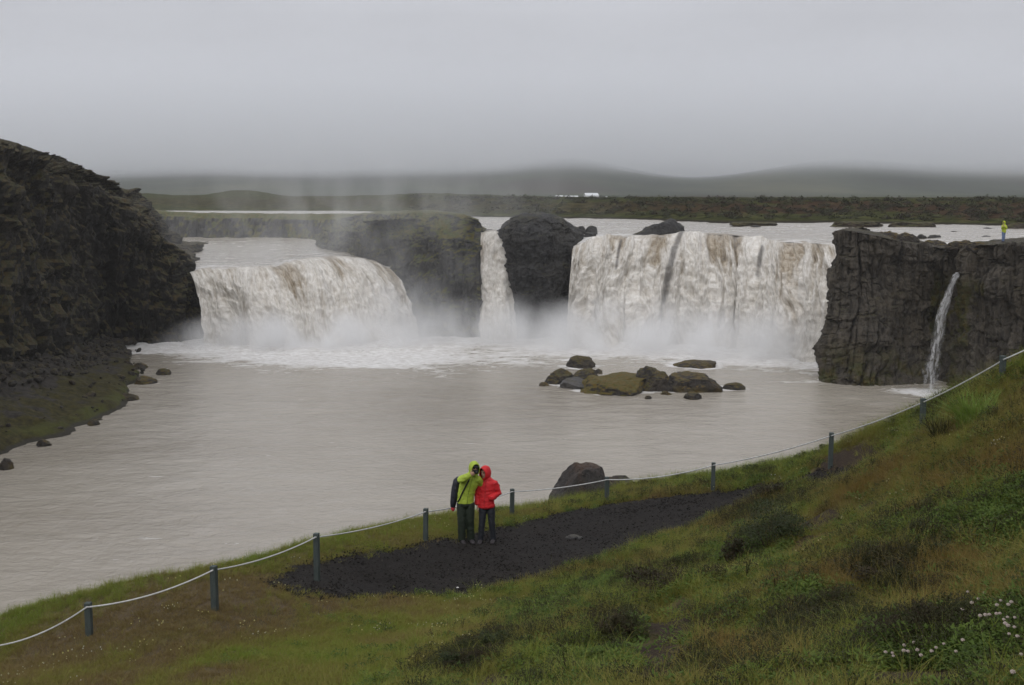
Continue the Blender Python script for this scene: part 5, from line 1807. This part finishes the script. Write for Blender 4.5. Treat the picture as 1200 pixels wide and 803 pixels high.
CLOVER = [(147, 535), (190, 518), (170, 545), (215, 540), (212, 585), (257, 590), (263, 610), (335, 540), (332, 575), (360, 580), (420, 570), (445, 605), (515, 578), (545, 555), (595, 530), (675, 580),
          (287, 430), (247, 457), (228, 487), (413, 455), (457, 485), (495, 340), (752, 188), (862, 193), (822, 235), (718, 302), (1020, 272), (1040, 255), (895, 337), (942, 332), (965, 330), (1062, 357),
          (990, 370), (1018, 410), (1060, 420), (1025, 465), (1080, 480), (1015, 355), (945, 275), (870, 340), (720, 505), (780, 260), (970, 245), (1000, 395), (1105, 600), (1050, 715), (835, 345), (400, 522)]


def clovers():
    bm = bmesh.new()
    bmesh.ops.create_icosphere(bm, subdivisions=3, radius=1)
    head = bpy.data.meshes.new('flower_head')
    bm.to_mesh(head); bm.free()
    v = np.empty(len(head.vertices) * 3, np.float32); head.vertices.foreach_get('co', v)
    v = v.reshape(-1, 3)
    v *= (0.0115 * (1 + 0.22 * np.sign(pnoise(v * 5.0, 7))))[:, None] * np.array([1, 1, 0.85])
    head.vertices.foreach_set('co', v.ravel())
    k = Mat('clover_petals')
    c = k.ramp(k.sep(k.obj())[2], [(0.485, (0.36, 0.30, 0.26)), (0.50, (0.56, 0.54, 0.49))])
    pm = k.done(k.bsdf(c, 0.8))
    head.materials.append(pm)
    sm = plain('clover_stem', (0.06, 0.09, 0.02))
    st = mesh_np('stem', [(-0.002, 0, -0.16), (0.002, 0, -0.16), (0.002, 0, 0), (-0.002, 0, 0), (0, -0.002, -0.16), (0, 0.002, -0.16), (0, 0.002, 0), (0, -0.002, 0)], [(0, 1, 2, 3), (4, 5, 6, 7)])
    st.materials.append(sm)
    for cx, cy in CLOVER:
        px, py = 1000 + cx / 5.615, 660 + cy / 5.615
        q = T(px, min(py, 800))
        q = W(px, py, q[1] - (0.45 if cx < 620 else 0.8))
        root = empty('clover_flower', q)
        tag(root, 'round white clover flower in the patch at the lower right of the bank', 'flower', 'white clover flowers at the lower right')
        h = link('flower_head', head, None, root); h.scale = (random.uniform(0.8, 1.2),) * 3
        s = link('stem', st, None, root); s.rotation_euler = (random.gauss(0, 0.15), random.gauss(0, 0.15), 0)


clovers()


# ------------------------------------------------------------------ far farm buildings
def farmhouse(px, d, w, dep, hwall, hroof, roofcol, label, rz=0.0, zb=None):
    x = XD(px, d)
    z = zb
    root = empty('farm_building', (x, d, z), rz)
    tag(root, label, 'farm building', 'white farm buildings on the far plain')
    wall = plain('farm_wall', (0.78, 0.78, 0.77))
    roof = plain('farm_roof', roofcol)
    dark = plain('farm_window', (0.05, 0.05, 0.06))
    V = [(-w / 2, -dep / 2, -1), (w / 2, -dep / 2, -1), (w / 2, dep / 2, -1), (-w / 2, dep / 2, -1), (-w / 2, -dep / 2, hwall), (w / 2, -dep / 2, hwall), (w / 2, dep / 2, hwall), (-w / 2, dep / 2, hwall),
         (-w / 2, 0, hwall + hroof), (w / 2, 0, hwall + hroof)]
    me = bpy.data.meshes.new('wall')
    me.from_pydata(V, [], [(0, 1, 5, 4), (1, 2, 6, 5), (2, 3, 7, 6), (3, 0, 4, 7), (4, 7, 8), (5, 9, 6)])
    link('wall', me, wall, root)
    e = 0.4
    V = [(-w / 2 - e, -dep / 2 - e, hwall - 0.2), (w / 2 + e, -dep / 2 - e, hwall - 0.2), (w / 2 + e, 0, hwall + hroof + 0.12), (-w / 2 - e, 0, hwall + hroof + 0.12), (w / 2 + e, dep / 2 + e, hwall - 0.2), (-w / 2 - e, dep / 2 + e, hwall - 0.2)]
    V += [(a, b, c + 0.18) for a, b, c in V]
    me = bpy.data.meshes.new('roof')
    me.from_pydata(V, [], [(0, 1, 2, 3), (3, 2, 4, 5), (6, 7, 8, 9), (9, 8, 10, 11), (0, 1, 7, 6), (4, 5, 11, 10), (1, 2, 8, 7), (2, 4, 10, 8), (0, 3, 9, 6), (3, 5, 11, 9)])
    link('roof', me, roof, root)
    k = max(1, int(w / 4))
    for i in range(k):
        bm = bmesh.new(); bmesh.ops.create_cube(bm, size=1)
        for v in bm.verts: v.co = Vector((v.co.x * 1.0, v.co.y * 0.1, v.co.z * 1.1))
        me = bpy.data.meshes.new('window'); bm.to_mesh(me); bm.free()
        link('window', me, dark, root, (-w / 2 + (i + 0.5) * w / k, -dep / 2 - 0.02, hwall * 0.55))


def plain_z(px, d):
    """height of the line of sight just clearing the bank rim"""
    return W(px, 236.2, d)[2]


farmhouse(692, 900, 9.5, 7, 3.2, 1.6, (0.62, 0.63, 0.64), 'tallest white farmhouse on the far plain', 0.2, W(692, 234.3, 900)[2])
farmhouse(669, 880, 9, 7, 1.5, 1.0, (0.66, 0.66, 0.67), 'long low white shed left of the tallest farmhouse', 0.05, W(669, 234, 880)[2])
farmhouse(655, 890, 5, 5, 1.8, 0.9, (0.64, 0.64, 0.65), 'smallest white shed farthest left of the farm', -0.1, W(655, 233.9, 890)[2])
farmhouse(706, 930, 9, 6, 1.4, 0.8, (0.5, 0.5, 0.5), 'low greyish shed right of the tallest farmhouse', 0.0, W(706, 234.2, 930)[2])


# ------------------------------------------------------------------ people
def tube(bm, pts, radii, face=(0, -1, 0), n=14):
    """closed tube through points; radius or (half width, half depth) at each"""
    pts = [Vector(q) for q in pts]
    f = Vector(face)
    rings = []
    for i, q in enumerate(pts):
        t = (pts[min(i + 1, len(pts) - 1)] - pts[max(i - 1, 0)]).normalized()
        s = t.cross(f)
        if s.length < 0.05: s = t.cross(Vector((1, 0, 0.2)))
        s.normalize()
        u = s.cross(t)
        r = radii[i]
        a, b = (r, r) if not isinstance(r, tuple) else r
        rings.append([bm.verts.new(q + s * (a * math.cos(2 * math.pi * k / n)) + u * (b * math.sin(2 * math.pi * k / n))) for k in range(n)])
    for A, B in zip(rings[:-1], rings[1:]):
        for k in range(n):
            bm.faces.new((A[k], A[(k + 1) % n], B[(k + 1) % n], B[k]))
    for ring, q, rev in ((rings[0], pts[0], True), (rings[-1], pts[-1], False)):
        d = (pts[1] - pts[0]) if rev else (pts[-2] - pts[-1])
        r = radii[0] if rev else radii[-1]
        r = min(r) if isinstance(r, tuple) else r
        c = bm.verts.new(q - d.normalized() * r * 0.5)
        for k in range(n):
            vs = (ring[(k + 1) % n], ring[k], c)
            bm.faces.new(vs if rev else vs[::-1])


def ball(bm, c, r, rot=None, seg=20):
    g = bmesh.ops.create_uvsphere(bm, u_segments=seg, v_segments=seg // 2 + 2, radius=1)
    m = Matrix.Translation(Vector(c)) @ (rot.to_4x4() if rot else Matrix.Identity(4)) @ Matrix.Diagonal((*r, 1))
    bmesh.ops.transform(bm, matrix=m, verts=g['verts'])
    return g['verts']


def fuse(name, bm, voxel, iters=4, wrinkle=0.0, seed=0):
    """weld overlapping closed pieces into one continuous surface"""
    me = bpy.data.meshes.new(name)
    bmesh.ops.recalc_face_normals(bm, faces=bm.faces[:])
    bm.to_mesh(me); bm.free()
    t = bpy.data.objects.new('fuse', me)
    COL.objects.link(t)
    r = t.modifiers.new('r', 'REMESH'); r.mode = 'VOXEL'; r.voxel_size = voxel; r.use_smooth_shade = True
    s = t.modifiers.new('s', 'SMOOTH'); s.iterations = iters; s.factor = 0.5
    dg = bpy.context.evaluated_depsgraph_get()
    out = bpy.data.meshes.new_from_object(t.evaluated_get(dg))
    bpy.data.objects.remove(t); bpy.data.meshes.remove(me)
    out.name = name
    if wrinkle:
        n = len(out.vertices)
        v = np.empty(n * 3, np.float32); out.vertices.foreach_get('co', v); v = v.reshape(-1, 3)
        nn = np.empty(n * 3, np.float32); out.vertices.foreach_get('normal', nn); nn = nn.reshape(-1, 3)
        d = ridged(v * np.array([5, 5, 9]), 2, 400 + seed) * 0.6 + fbm(v * np.array([14, 14, 22]), 2, 410 + seed) * 0.6
        v += nn * (d * wrinkle)[:, None]
        out.vertices.foreach_set('co', v.ravel())
    out.polygons.foreach_set('use_smooth', np.ones(len(out.polygons), bool))
    out.update()
    return out


def hand(bm, wrist, direction, normal, side, curl=0.5, s=1.0):
    """palm, four fingers and a thumb; normal points out of the palm, side = towards the thumb"""
    d = Vector(direction).normalized()
    nn = Vector(normal)
    nn = (nn - d * nn.dot(d)).normalized()
    sd = d.cross(nn)
    if sd.dot(Vector(side)) < 0: sd = -sd
    w = Vector(wrist)
    tube(bm, [w - d * 0.02, w + d * 0.02 * s, w + d * 0.06 * s, w + d * 0.095 * s], [(0.028 * s, 0.021 * s), (0.034 * s, 0.019 * s), (0.042 * s, 0.016 * s), (0.038 * s, 0.013 * s)], nn, 12)
    for i, (o, ln) in enumerate(((0.030, 0.070), (0.011, 0.080), (-0.009, 0.074), (-0.028, 0.058))):
        b = w + d * 0.088 * s + sd * o * s
        ang = 0.0
        pts = [b - d * 0.012 * s]
        q = b
        for k, fr in enumerate((0.45, 0.32, 0.23)):
            ang += curl * (0.55 + 0.25 * k) * (1 + 0.08 * i)
            q = q + (d * math.cos(ang) + nn * math.sin(ang)) * ln * fr * s
            pts.append(q)
        tube(bm, pts, [0.0095 * s, 0.009 * s, 0.0085 * s, 0.0072 * s], sd, 8)
    b = w + d * 0.028 * s + sd * 0.030 * s
    q1 = b + (sd * 0.75 + d * 0.6 + nn * 0.25).normalized() * 0.036 * s
    q2 = q1 + (sd * 0.25 + d * 0.9 + nn * (0.3 + curl * 0.4)).normalized() * 0.034 * s
    tube(bm, [b - sd * 0.01 * s, b, q1, q2], [0.012 * s, 0.0125 * s, 0.011 * s, 0.009 * s], nn, 8)


def head(bm, c, fdir, s=1.0):
    """skull, jaw, nose, brow and ears; c is the centre of the skull, fdir where the face looks"""
    f = Vector(fdir).normalized()
    c = Vector(c)
    up = Vector((0, 0, 1))
    up = (up - f * up.dot(f)).normalized()
    r = f.cross(up)
    rot = Matrix((r, -f, up)).transposed()
    P = lambda x, y, z: c + (r * x + f * y + up * z) * s
    ball(bm, P(0, -0.012, 0.02), (0.074 * s, 0.092 * s, 0.095 * s), rot)
    ball(bm, P(0, 0.022, -0.045), (0.058 * s, 0.066 * s, 0.072 * s), rot)
    ball(bm, P(0, 0.058, -0.098), (0.024 * s, 0.022 * s, 0.020 * s), rot, 10)
    tube(bm, [P(0, 0.080, 0.025), P(0, 0.098, -0.008), P(0, 0.104, -0.022)], [0.010 * s, 0.013 * s, 0.015 * s], tuple(r), 8)
    tube(bm, [P(-0.045, 0.070, 0.038), P(0, 0.084, 0.042), P(0.045, 0.070, 0.038)], [0.010 * s, 0.012 * s, 0.010 * s], tuple(f), 8)
    for sg in (-1, 1):
        ball(bm, P(0.075 * sg, -0.01, -0.01), (0.010 * s, 0.020 * s, 0.032 * s), rot, 10)
    return P, rot


def hood_mesh(c, fdir, r, open_deg, voxel_jitter=0, seed=0, peak=0.02):
    """shell round the head, open at the face, with a turned rim"""
    f = Vector(fdir).normalized()
    up = Vector((0, 0, 1)); up = (up - f * up.dot(f)).normalized()
    rt = f.cross(up)
    nu, nv = 32, 18
    V = []
    a0 = math.radians(open_deg)
    for k in range(nv):
        a = a0 + (math.pi - a0) * k / (nv - 1)
        for j in range(nu):
            th = 2 * math.pi * j / nu
            x, z = math.cos(th), math.sin(th)
            oval = 1.0 - 0.16 * abs(x)
            d = rt * (math.sin(a) * x * oval) + up * (math.sin(a) * z) + f * math.cos(a)
            rr = Vector((r[0], r[1], r[2]))
            q = rt * d.dot(rt) * rr.x + f * d.dot(f) * rr.y + up * d.dot(up) * rr.z
            if k == 0: q += f * (0.012 + peak * max(0, z)) 
            V.append(Vector(c) + q)
    V = np.array([tuple(v) for v in V])
    V += (fbm(V * 16, 2, 430 + seed) * 0.006)[:, None]
    F = np.array([(k * nu + j, k * nu + (j + 1) % nu, (k + 1) * nu + (j + 1) % nu, (k + 1) * nu + j) for k in range(nv - 1) for j in range(nu)])
    me = mesh_np('hood', V, F)
    bm = bmesh.new(); bm.from_mesh(me)
    bmesh.ops.recalc_face_normals(bm, faces=bm.faces[:])
    bmesh.ops.solidify(bm, geom=bm.faces[:], thickness=-0.012)
    for fa in bm.faces: fa.smooth = True
    bm.to_mesh(me); bm.free()
    return me


def boot_mesh(ank, fdir, s=1.0):
    f = Vector((fdir[0], fdir[1], 0)).normalized()
    a = Vector(ank)
    g = Vector((a.x, a.y, 0))
    bm = bmesh.new()
    tube(bm, [g - f * 0.085 * s + Vector((0, 0, .05)), g - f * 0.06 * s + Vector((0, 0, .052)), g + f * 0.03 * s + Vector((0, 0, .048)), g + f * 0.12 * s + Vector((0, 0, .038)), g + f * 0.18 * s + Vector((0, 0, .03)), g + f * 0.205 * s + Vector((0, 0, .028))],
         [(0.03 * s, 0.045), (0.04 * s, 0.05), (0.043 * s, 0.046), (0.052 * s, 0.037), (0.046 * s, 0.028), (0.03 * s, 0.02)], (0, 0, 1), 14)
    tube(bm, [g + Vector((0, 0, 0.04)) - f * 0.02, a - f * 0.01 + Vector((0, 0, 0.02)), a + Vector((0, 0, 0.08))], [(0.05, 0.055), (0.047, 0.05), (0.05, 0.053)], tuple(f), 14)
    return fuse('boot', bm, 0.010, 2)


SKIN = plain('skin', (0.42, 0.25, 0.18), 0.55, 0.08)
EYE = plain('eye_dark', (0.02, 0.016, 0.014), 0.3)
LIP = plain('lip', (0.28, 0.11, 0.09), 0.5, 0.1)


def cloth(name, col, rough=0.6, var=0.12):
    k = Mat(name)
    n = k.noise(k.obj(), 7, 5, 0.6)
    n2 = k.noise(k.obj(), 40, 4, 0.6)
    c = k.ramp(n, [(0.3, tuple(c * (1 - var) for c in col)), (0.7, tuple(min(1, c * (1 + var)) for c in col))])
    return k.done(k.bsdf(c, rough, k.bump(k.ma('ADD', n, k.ma('MULTIPLY', n2, 0.3)), 0.5, 0.02), 0.35))


def person(base, label, sp):
    """sp holds joints in metres from the ground between the feet"""
    root = empty('person', base)
    tag(root, label, 'person')
    s = sp.get('s', 1.0)
    vx = sp.get('voxel', 0.009)
    fc = sp['face']; fh = sp['head_dir']
    # continuous body
    bm = bmesh.new()
    tor = sp['torso']
    tube(bm, [q[0] for q in tor], [(q[1] * 0.84, q[2] * 0.84) for q in tor], fc, 18)
    hc = Vector(sp['head'])
    nb = Vector(tor[-1][0])
    tube(bm, [nb - Vector((0, 0, 0.08)), nb, hc - Vector((0, 0, 0.05))], [0.06 * s, 0.054 * s, 0.052 * s], fc, 12)
    P, rot = head(bm, hc, fh, s)
    for leg in sp['legs']:
        tube(bm, leg, [0.085 * s, 0.070 * s, 0.054 * s, 0.045 * s, 0.038 * s][:len(leg)] if len(leg) == 5 else [0.085 * s, 0.058 * s, 0.04 * s], fc, 12)
        tube(bm, [Vector(leg[-1]), Vector(leg[-1]) + Vector((0, 0, -0.05)), Vector((leg[-1][0], leg[-1][1], 0.03)) + Vector(sp['foot_dir']) * 0.12], [0.038, 0.038, 0.028], fc, 10)
    for arm in sp['arms']:
        tube(bm, arm['pts'], [0.052 * s, 0.042 * s, 0.030 * s], fc, 12)
        hand(bm, arm['pts'][-1], arm['hand'], arm['palm'], arm['thumb'], arm.get('curl', 0.4), s)
    body = link('body', fuse('body', bm, vx * 0.75, 2), SKIN, root)
    for sg in (-1, 1):
        b2 = bmesh.new(); ball(b2, P(0.031 * sg, 0.076, 0.014), (0.012 * s, 0.010 * s, 0.008 * s), rot, 10)
        me = bpy.data.meshes.new('eye'); b2.to_mesh(me); b2.free(); link('eye', me, EYE, root)
    b2 = bmesh.new(); ball(b2, P(0, 0.083, -0.055), (0.024 * s, 0.010 * s, 0.007 * s), rot, 10)
    me = bpy.data.meshes.new('mouth'); b2.to_mesh(me); b2.free(); link('mouth', me, LIP, root)
    # trousers
    bm = bmesh.new()
    pel = sp['pelvis']
    tube(bm, [q[0] for q in pel], [(q[1], q[2]) for q in pel], fc, 18)
    for leg, rad in zip(sp['legs'], sp['leg_r']):
        pts = [Vector(leg[0]), Vector(leg[0]).lerp(Vector(leg[1]), 0.5), Vector(leg[1]), Vector(leg[1]).lerp(Vector(leg[-1]), 0.5), Vector(leg[-1]), Vector(leg[-1]) + Vector((0, 0, -0.035))]
        tube(bm, pts, rad, fc, 14)
    link('trousers', fuse('trousers', bm, vx, 3, sp.get('wr', 0.013), sp['seed']), sp['trouser_mat'], root)
    # jacket
    bm = bmesh.new()
    tube(bm, [q[0] for q in tor], [(q[1], q[2]) for q in tor], fc, 20)
    for arm in sp['arms']:
        a, b, c = (Vector(v) for v in arm['pts'])
        ra = arm['r']
        tube(bm, [a.lerp(nb, 0.25) + Vector((0, 0, -0.03)), a, a.lerp(b, 0.5), b, b.lerp(c, 0.5), c], [ra[0] * 0.95, ra[0], ra[0] * 0.94, ra[1], ra[1] * 0.92, ra[2]], fc, 14)
    link('jacket', fuse('jacket', bm, vx * 1.1, 4, sp.get('wr', 0.013) * 1.1, sp['seed'] + 3), sp['jacket_mat'], root)
    front_zip(root, tor, fc, sp['zip_mat'])
    link('hood', hood_mesh(hc + Vector(fh).normalized() * -0.012 + Vector((0, 0, -0.012)), fh, sp['hood_r'], sp.get('hood_open', 50), 0, sp['seed']), sp['jacket_mat'], root)
    for leg in sp['legs']:
        link('boot', boot_mesh(leg[-1], sp['foot_dir'], s), sp['boot_mat'], root)
    return root, P, rot


def front_zip(root, tor, fdir, mat):
    """thin zip line lying on the front of the jacket"""
    f = Vector(fdir)
    bm = bmesh.new()
    tube(bm, [Vector(q[0]) + f * (q[2] + 0.006) for q in tor[:-1]], [0.006] * (len(tor) - 1), fdir, 6)
    me = bpy.data.meshes.new('zip'); bm.to_mesh(me); bm.free()
    link('zip', me, mat, root)


def aim(deg, z=0.0):
    return (math.sin(R(deg)), -math.cos(R(deg)), z)


LIME = cloth('lime_jacket_cloth', (0.35, 0.45, 0.05))
RED = cloth('red_jacket_cloth', (0.55, 0.017, 0.022))
HIVIS = cloth('yellow_jacket_cloth', (0.42, 0.50, 0.03))
DGREEN = cloth('dark_green_trousers', (0.020, 0.028, 0.018))
DGREY = cloth('slate_trousers', (0.022, 0.024, 0.030))
JEANS = cloth('blue_jeans', (0.13, 0.18, 0.30))
BOOT = cloth('boot_leather', (0.035, 0.030, 0.032))
REDD = cloth('dark_red_zip', (0.36, 0.013, 0.016))
LIMED = cloth('dark_lime_zip', (0.17, 0.24, 0.03))
BLACK = cloth('black_nylon', (0.012, 0.012, 0.014))


def couple():
    q = T(546, 637.5)
    base = (q[0], q[1], q[2] + 0.015)
    man, P, rot = person(base, 'person in lime green jacket with the hood up holding a camera to the face', dict(
        seed=1, face=aim(18), head_dir=aim(22, -0.06), head=(0.185, -0.05, 1.615),
        torso=[((-0.005, 0, 0.87), 0.178, 0.125), ((0.0, 0, 1.0), 0.172, 0.124), ((0.03, 0, 1.14), 0.178, 0.128), ((0.07, -0.005, 1.28), 0.195, 0.128), ((0.10, -0.01, 1.38), 0.18, 0.115), ((0.13, -0.02, 1.455), 0.105, 0.092), ((0.155, -0.03, 1.52), 0.078, 0.08)],
        pelvis=[((0, 0, 1.0), 0.15, 0.11), ((0, 0, 0.92), 0.17, 0.12), ((0.005, 0, 0.82), 0.165, 0.115), ((0.01, 0, 0.76), 0.12, 0.08)],
        legs=[[(-0.085, 0.0, 0.86), (-0.083, -0.02, 0.48), (-0.085, 0.02, 0.10)], [(0.085, 0.01, 0.86), (0.085, 0.0, 0.48), (0.10, 0.05, 0.10)]],
        leg_r=[[0.10, 0.098, 0.085, 0.08, 0.078, 0.08]] * 2,
        arms=[dict(pts=[(-0.055, -0.03, 1.385), (-0.095, -0.27, 1.415), (0.10, -0.25, 1.515)], r=(0.082, 0.075, 0.056), hand=(0.75, 0.05, 0.35), palm=(0.1, 0.9, 0.2), thumb=(0, 0.3, 1), curl=0.75),
              dict(pts=[(0.245, 0.01, 1.37), (0.36, 0.17, 1.17), (0.56, 0.215, 1.17)], r=(0.082, 0.07, 0.056), hand=(1, -0.1, 0.05), palm=(0, -1, 0), thumb=(0, 0, 1), curl=0.2)],
        foot_dir=aim(18), hood_r=(0.118, 0.135, 0.150), hood_open=52, trouser_mat=DGREEN, zip_mat=LIMED, jacket_mat=LIME, boot_mat=BOOT))
    # dark cap under the hood
    bm = bmesh.new()
    ball(bm, P(0, 0.0, 0.055), (0.083, 0.100, 0.078), rot, 18)
    ball(bm, P(0, 0.105, 0.058), (0.062, 0.060, 0.010), rot, 14)
    link('cap', fuse('cap', bm, 0.008, 2), BLACK, man)
    # camera in the raised hand
    c = Vector(base) + Vector((0.215, -0.215, 1.575))
    root = empty('camera', c, R(20))
    tag(root, 'small black camera held up to the face by the person in lime green', 'camera')
    bm = bmesh.new()
    bmesh.ops.create_cube(bm, size=1)
    for v in bm.verts: v.co = Vector((v.co.x * 0.12, v.co.y * 0.045, v.co.z * 0.075))
    bmesh.ops.bevel(bm, geom=bm.edges[:], offset=0.008, segments=2, affect='EDGES')
    me = bpy.data.meshes.new('camera_body'); bm.to_mesh(me); bm.free()
    link('camera_body', me, BLACK, root)
    bm = bmesh.new()
    tube(bm, [(0.005, -0.02, 0), (0.005, -0.05, 0), (0.005, -0.075, 0)], [0.028, 0.030, 0.027], (0, 0, 1), 16)
    me = bpy.data.meshes.new('lens'); bm.to_mesh(me); bm.free()
    link('lens', me, plain('lens_black', (0.015, 0.015, 0.018), 0.25), root)
    # black bag on the back with diagonal strap
    bagp = Vector(base) + Vector((-0.20, 0.10, 1.02))
    root = empty('shoulder_bag', bagp)
    tag(root, 'black shoulder bag with a red end hanging beside the person in lime green', 'bag')
    bm = bmesh.new()
    tube(bm, [(0.05, 0.02, 0.34), (0.02, 0.03, 0.28), (-0.01, 0.02, 0.12), (-0.04, 0.0, -0.05), (-0.065, -0.01, -0.18), (-0.075, -0.01, -0.27)], [(0.05, 0.08), (0.085, 0.11), (0.09, 0.12), (0.08, 0.11), (0.065, 0.09), (0.05, 0.06)], (0, -1, 0), 16)
    link('pouch', fuse('pouch', bm, 0.012, 3, 0.006, 9), cloth('navy_nylon', (0.016, 0.017, 0.024)), root)
    bm = bmesh.new()
    tube(bm, [(-0.072, -0.02, -0.27), (-0.072, -0.025, -0.31), (-0.06, -0.03, -0.345)], [(0.042, 0.04), (0.045, 0.04), (0.03, 0.03)], (0, -1, 0), 12)
    link('red_end', fuse('red_end', bm, 0.008, 2), cloth('red_fabric', (0.45, 0.03, 0.04)), root)
    bm = bmesh.new()
    st = [(0.34, 0.05, 1.49), (0.27, -0.095, 1.455), (0.235, -0.16, 1.36), (0.17, -0.172, 1.24), (0.10, -0.165, 1.10), (0.05, -0.148, 0.98), (0.01, -0.09, 0.90), (-0.02, 0.03, 0.88)]
    tube(bm, [Vector(v) + Vector((-0.02, 0.005, 0)) - Vector((-0.20, 0.10, 1.02)) + Vector((-0.15, 0, 0)) for v in st], [(0.016, 0.006)] * len(st), (0, -1, 0), 8)
    me = bpy.data.meshes.new('strap'); bm.to_mesh(me); bm.free()
    link('strap', me, BLACK, root)

    q = T(571, 637)
    base = (q[0], q[1], q[2] + 0.015)
    person(base, 'person in bright red hooded jacket leaning close beside the camera holder', dict(
        seed=2, s=0.95, face=aim(-12), head_dir=aim(-38, -0.03), head=(-0.045, -0.02, 1.515),
        torso=[((-0.03, 0, 0.775), 0.190, 0.135), ((-0.03, 0, 0.90), 0.180, 0.128), ((-0.015, 0, 1.05), 0.170, 0.122), ((0.0, 0, 1.2), 0.178, 0.122), ((0.0, 0, 1.30), 0.165, 0.108), ((-0.01, 0, 1.37), 0.10, 0.088), ((-0.03, -0.005, 1.43), 0.076, 0.078)],
        pelvis=[((-0.02, 0, 0.95), 0.14, 0.10), ((-0.02, 0, 0.88), 0.155, 0.11), ((-0.01, 0, 0.79), 0.15, 0.105), ((-0.005, 0, 0.73), 0.11, 0.075)],
        legs=[[(-0.085, 0.0, 0.82), (-0.105, -0.02, 0.46), (-0.14, 0.0, 0.10)], [(0.075, 0.01, 0.82), (0.095, -0.01, 0.46), (0.125, 0.03, 0.10)]],
        leg_r=[[0.088, 0.082, 0.066, 0.062, 0.058, 0.058]] * 2,
        arms=[dict(pts=[(-0.155, 0.0, 1.285), (-0.205, 0.03, 1.04), (-0.205, -0.03, 0.83)], r=(0.074, 0.064, 0.052), hand=(0, -0.1, -1), palm=(1, 0, 0), thumb=(0, -1, 0), curl=0.35),
              dict(pts=[(0.155, 0.0, 1.285), (0.235, 0.02, 1.06), (0.075, -0.16, 0.995)], r=(0.076, 0.072, 0.058), hand=(-1, 1.3, -0.3), palm=(0, 1, 0), thumb=(0, 0, 1), curl=0.3)],
        foot_dir=aim(-8), hood_r=(0.116, 0.132, 0.150), hood_open=50, trouser_mat=DGREY, zip_mat=REDD, jacket_mat=RED, boot_mat=BOOT))


couple()


def hiker():
    dg = bpy.context.evaluated_depsgraph_get()
    d = 100.6
    x = XD(1174, d)
    hit = SC.ray_cast(dg, Vector((x, d, 30)), Vector((0, 0, -1)))
    # the haze and spray boxes are also met: walk down to the rock
    org = Vector((x, d, 30))
    z = 12.3
    for _ in range(8):
        ok, loc, nn, idx, ob, mt = SC.ray_cast(dg, org, Vector((0, 0, -1)))
        if not ok: break
        if ob.name.startswith(('right_cliff', 'rock')):
            z = loc.z
            break
        org = loc + Vector((0, 0, -0.01))
    person((x, d, z), 'distant person in yellow-green hooded jacket and blue jeans standing on the right cliff top', dict(
        seed=3, voxel=0.016, face=aim(-40), head_dir=aim(-55, -0.15), head=(-0.02, -0.03, 1.63),
        torso=[((0.02, 0, 0.80), 0.18, 0.13), ((0.02, 0, 1.0), 0.18, 0.13), ((0.02, 0, 1.2), 0.195, 0.13), ((0.02, 0, 1.36), 0.18, 0.115), ((0.01, -0.01, 1.46), 0.10, 0.09), ((0, -0.02, 1.53), 0.075, 0.075)],
        pelvis=[((0.02, 0, 0.95), 0.15, 0.11), ((0.02, 0, 0.85), 0.16, 0.115), ((0.02, 0, 0.77), 0.11, 0.08)],
        legs=[[(-0.06, 0.0, 0.84), (-0.06, -0.03, 0.47), (-0.05, 0.0, 0.10)], [(0.08, 0.03, 0.84), (0.07, 0.0, 0.47), (0.06, 0.06, 0.10)]],
        leg_r=[[0.10, 0.09, 0.075, 0.07, 0.065, 0.065]] * 2,
        arms=[dict(pts=[(-0.13, -0.04, 1.36), (-0.22, -0.12, 1.12), (-0.19, -0.27, 1.33)], r=(0.08, 0.07, 0.055), hand=(0.1, -0.2, 0.9), palm=(0.6, 0.5, 0), thumb=(0.7, 0, 0), curl=0.8),
              dict(pts=[(0.17, 0.04, 1.36), (0.20, -0.10, 1.12), (-0.02, -0.28, 1.27)], r=(0.08, 0.07, 0.055), hand=(-0.6, -0.2, 0.6), palm=(-0.3, 0.7, 0), thumb=(0, 0, 1), curl=0.8)],
        foot_dir=aim(-35), hood_r=(0.12, 0.135, 0.15), hood_open=48, trouser_mat=JEANS, zip_mat=LIMED, jacket_mat=HIVIS, boot_mat=BOOT))


hiker()
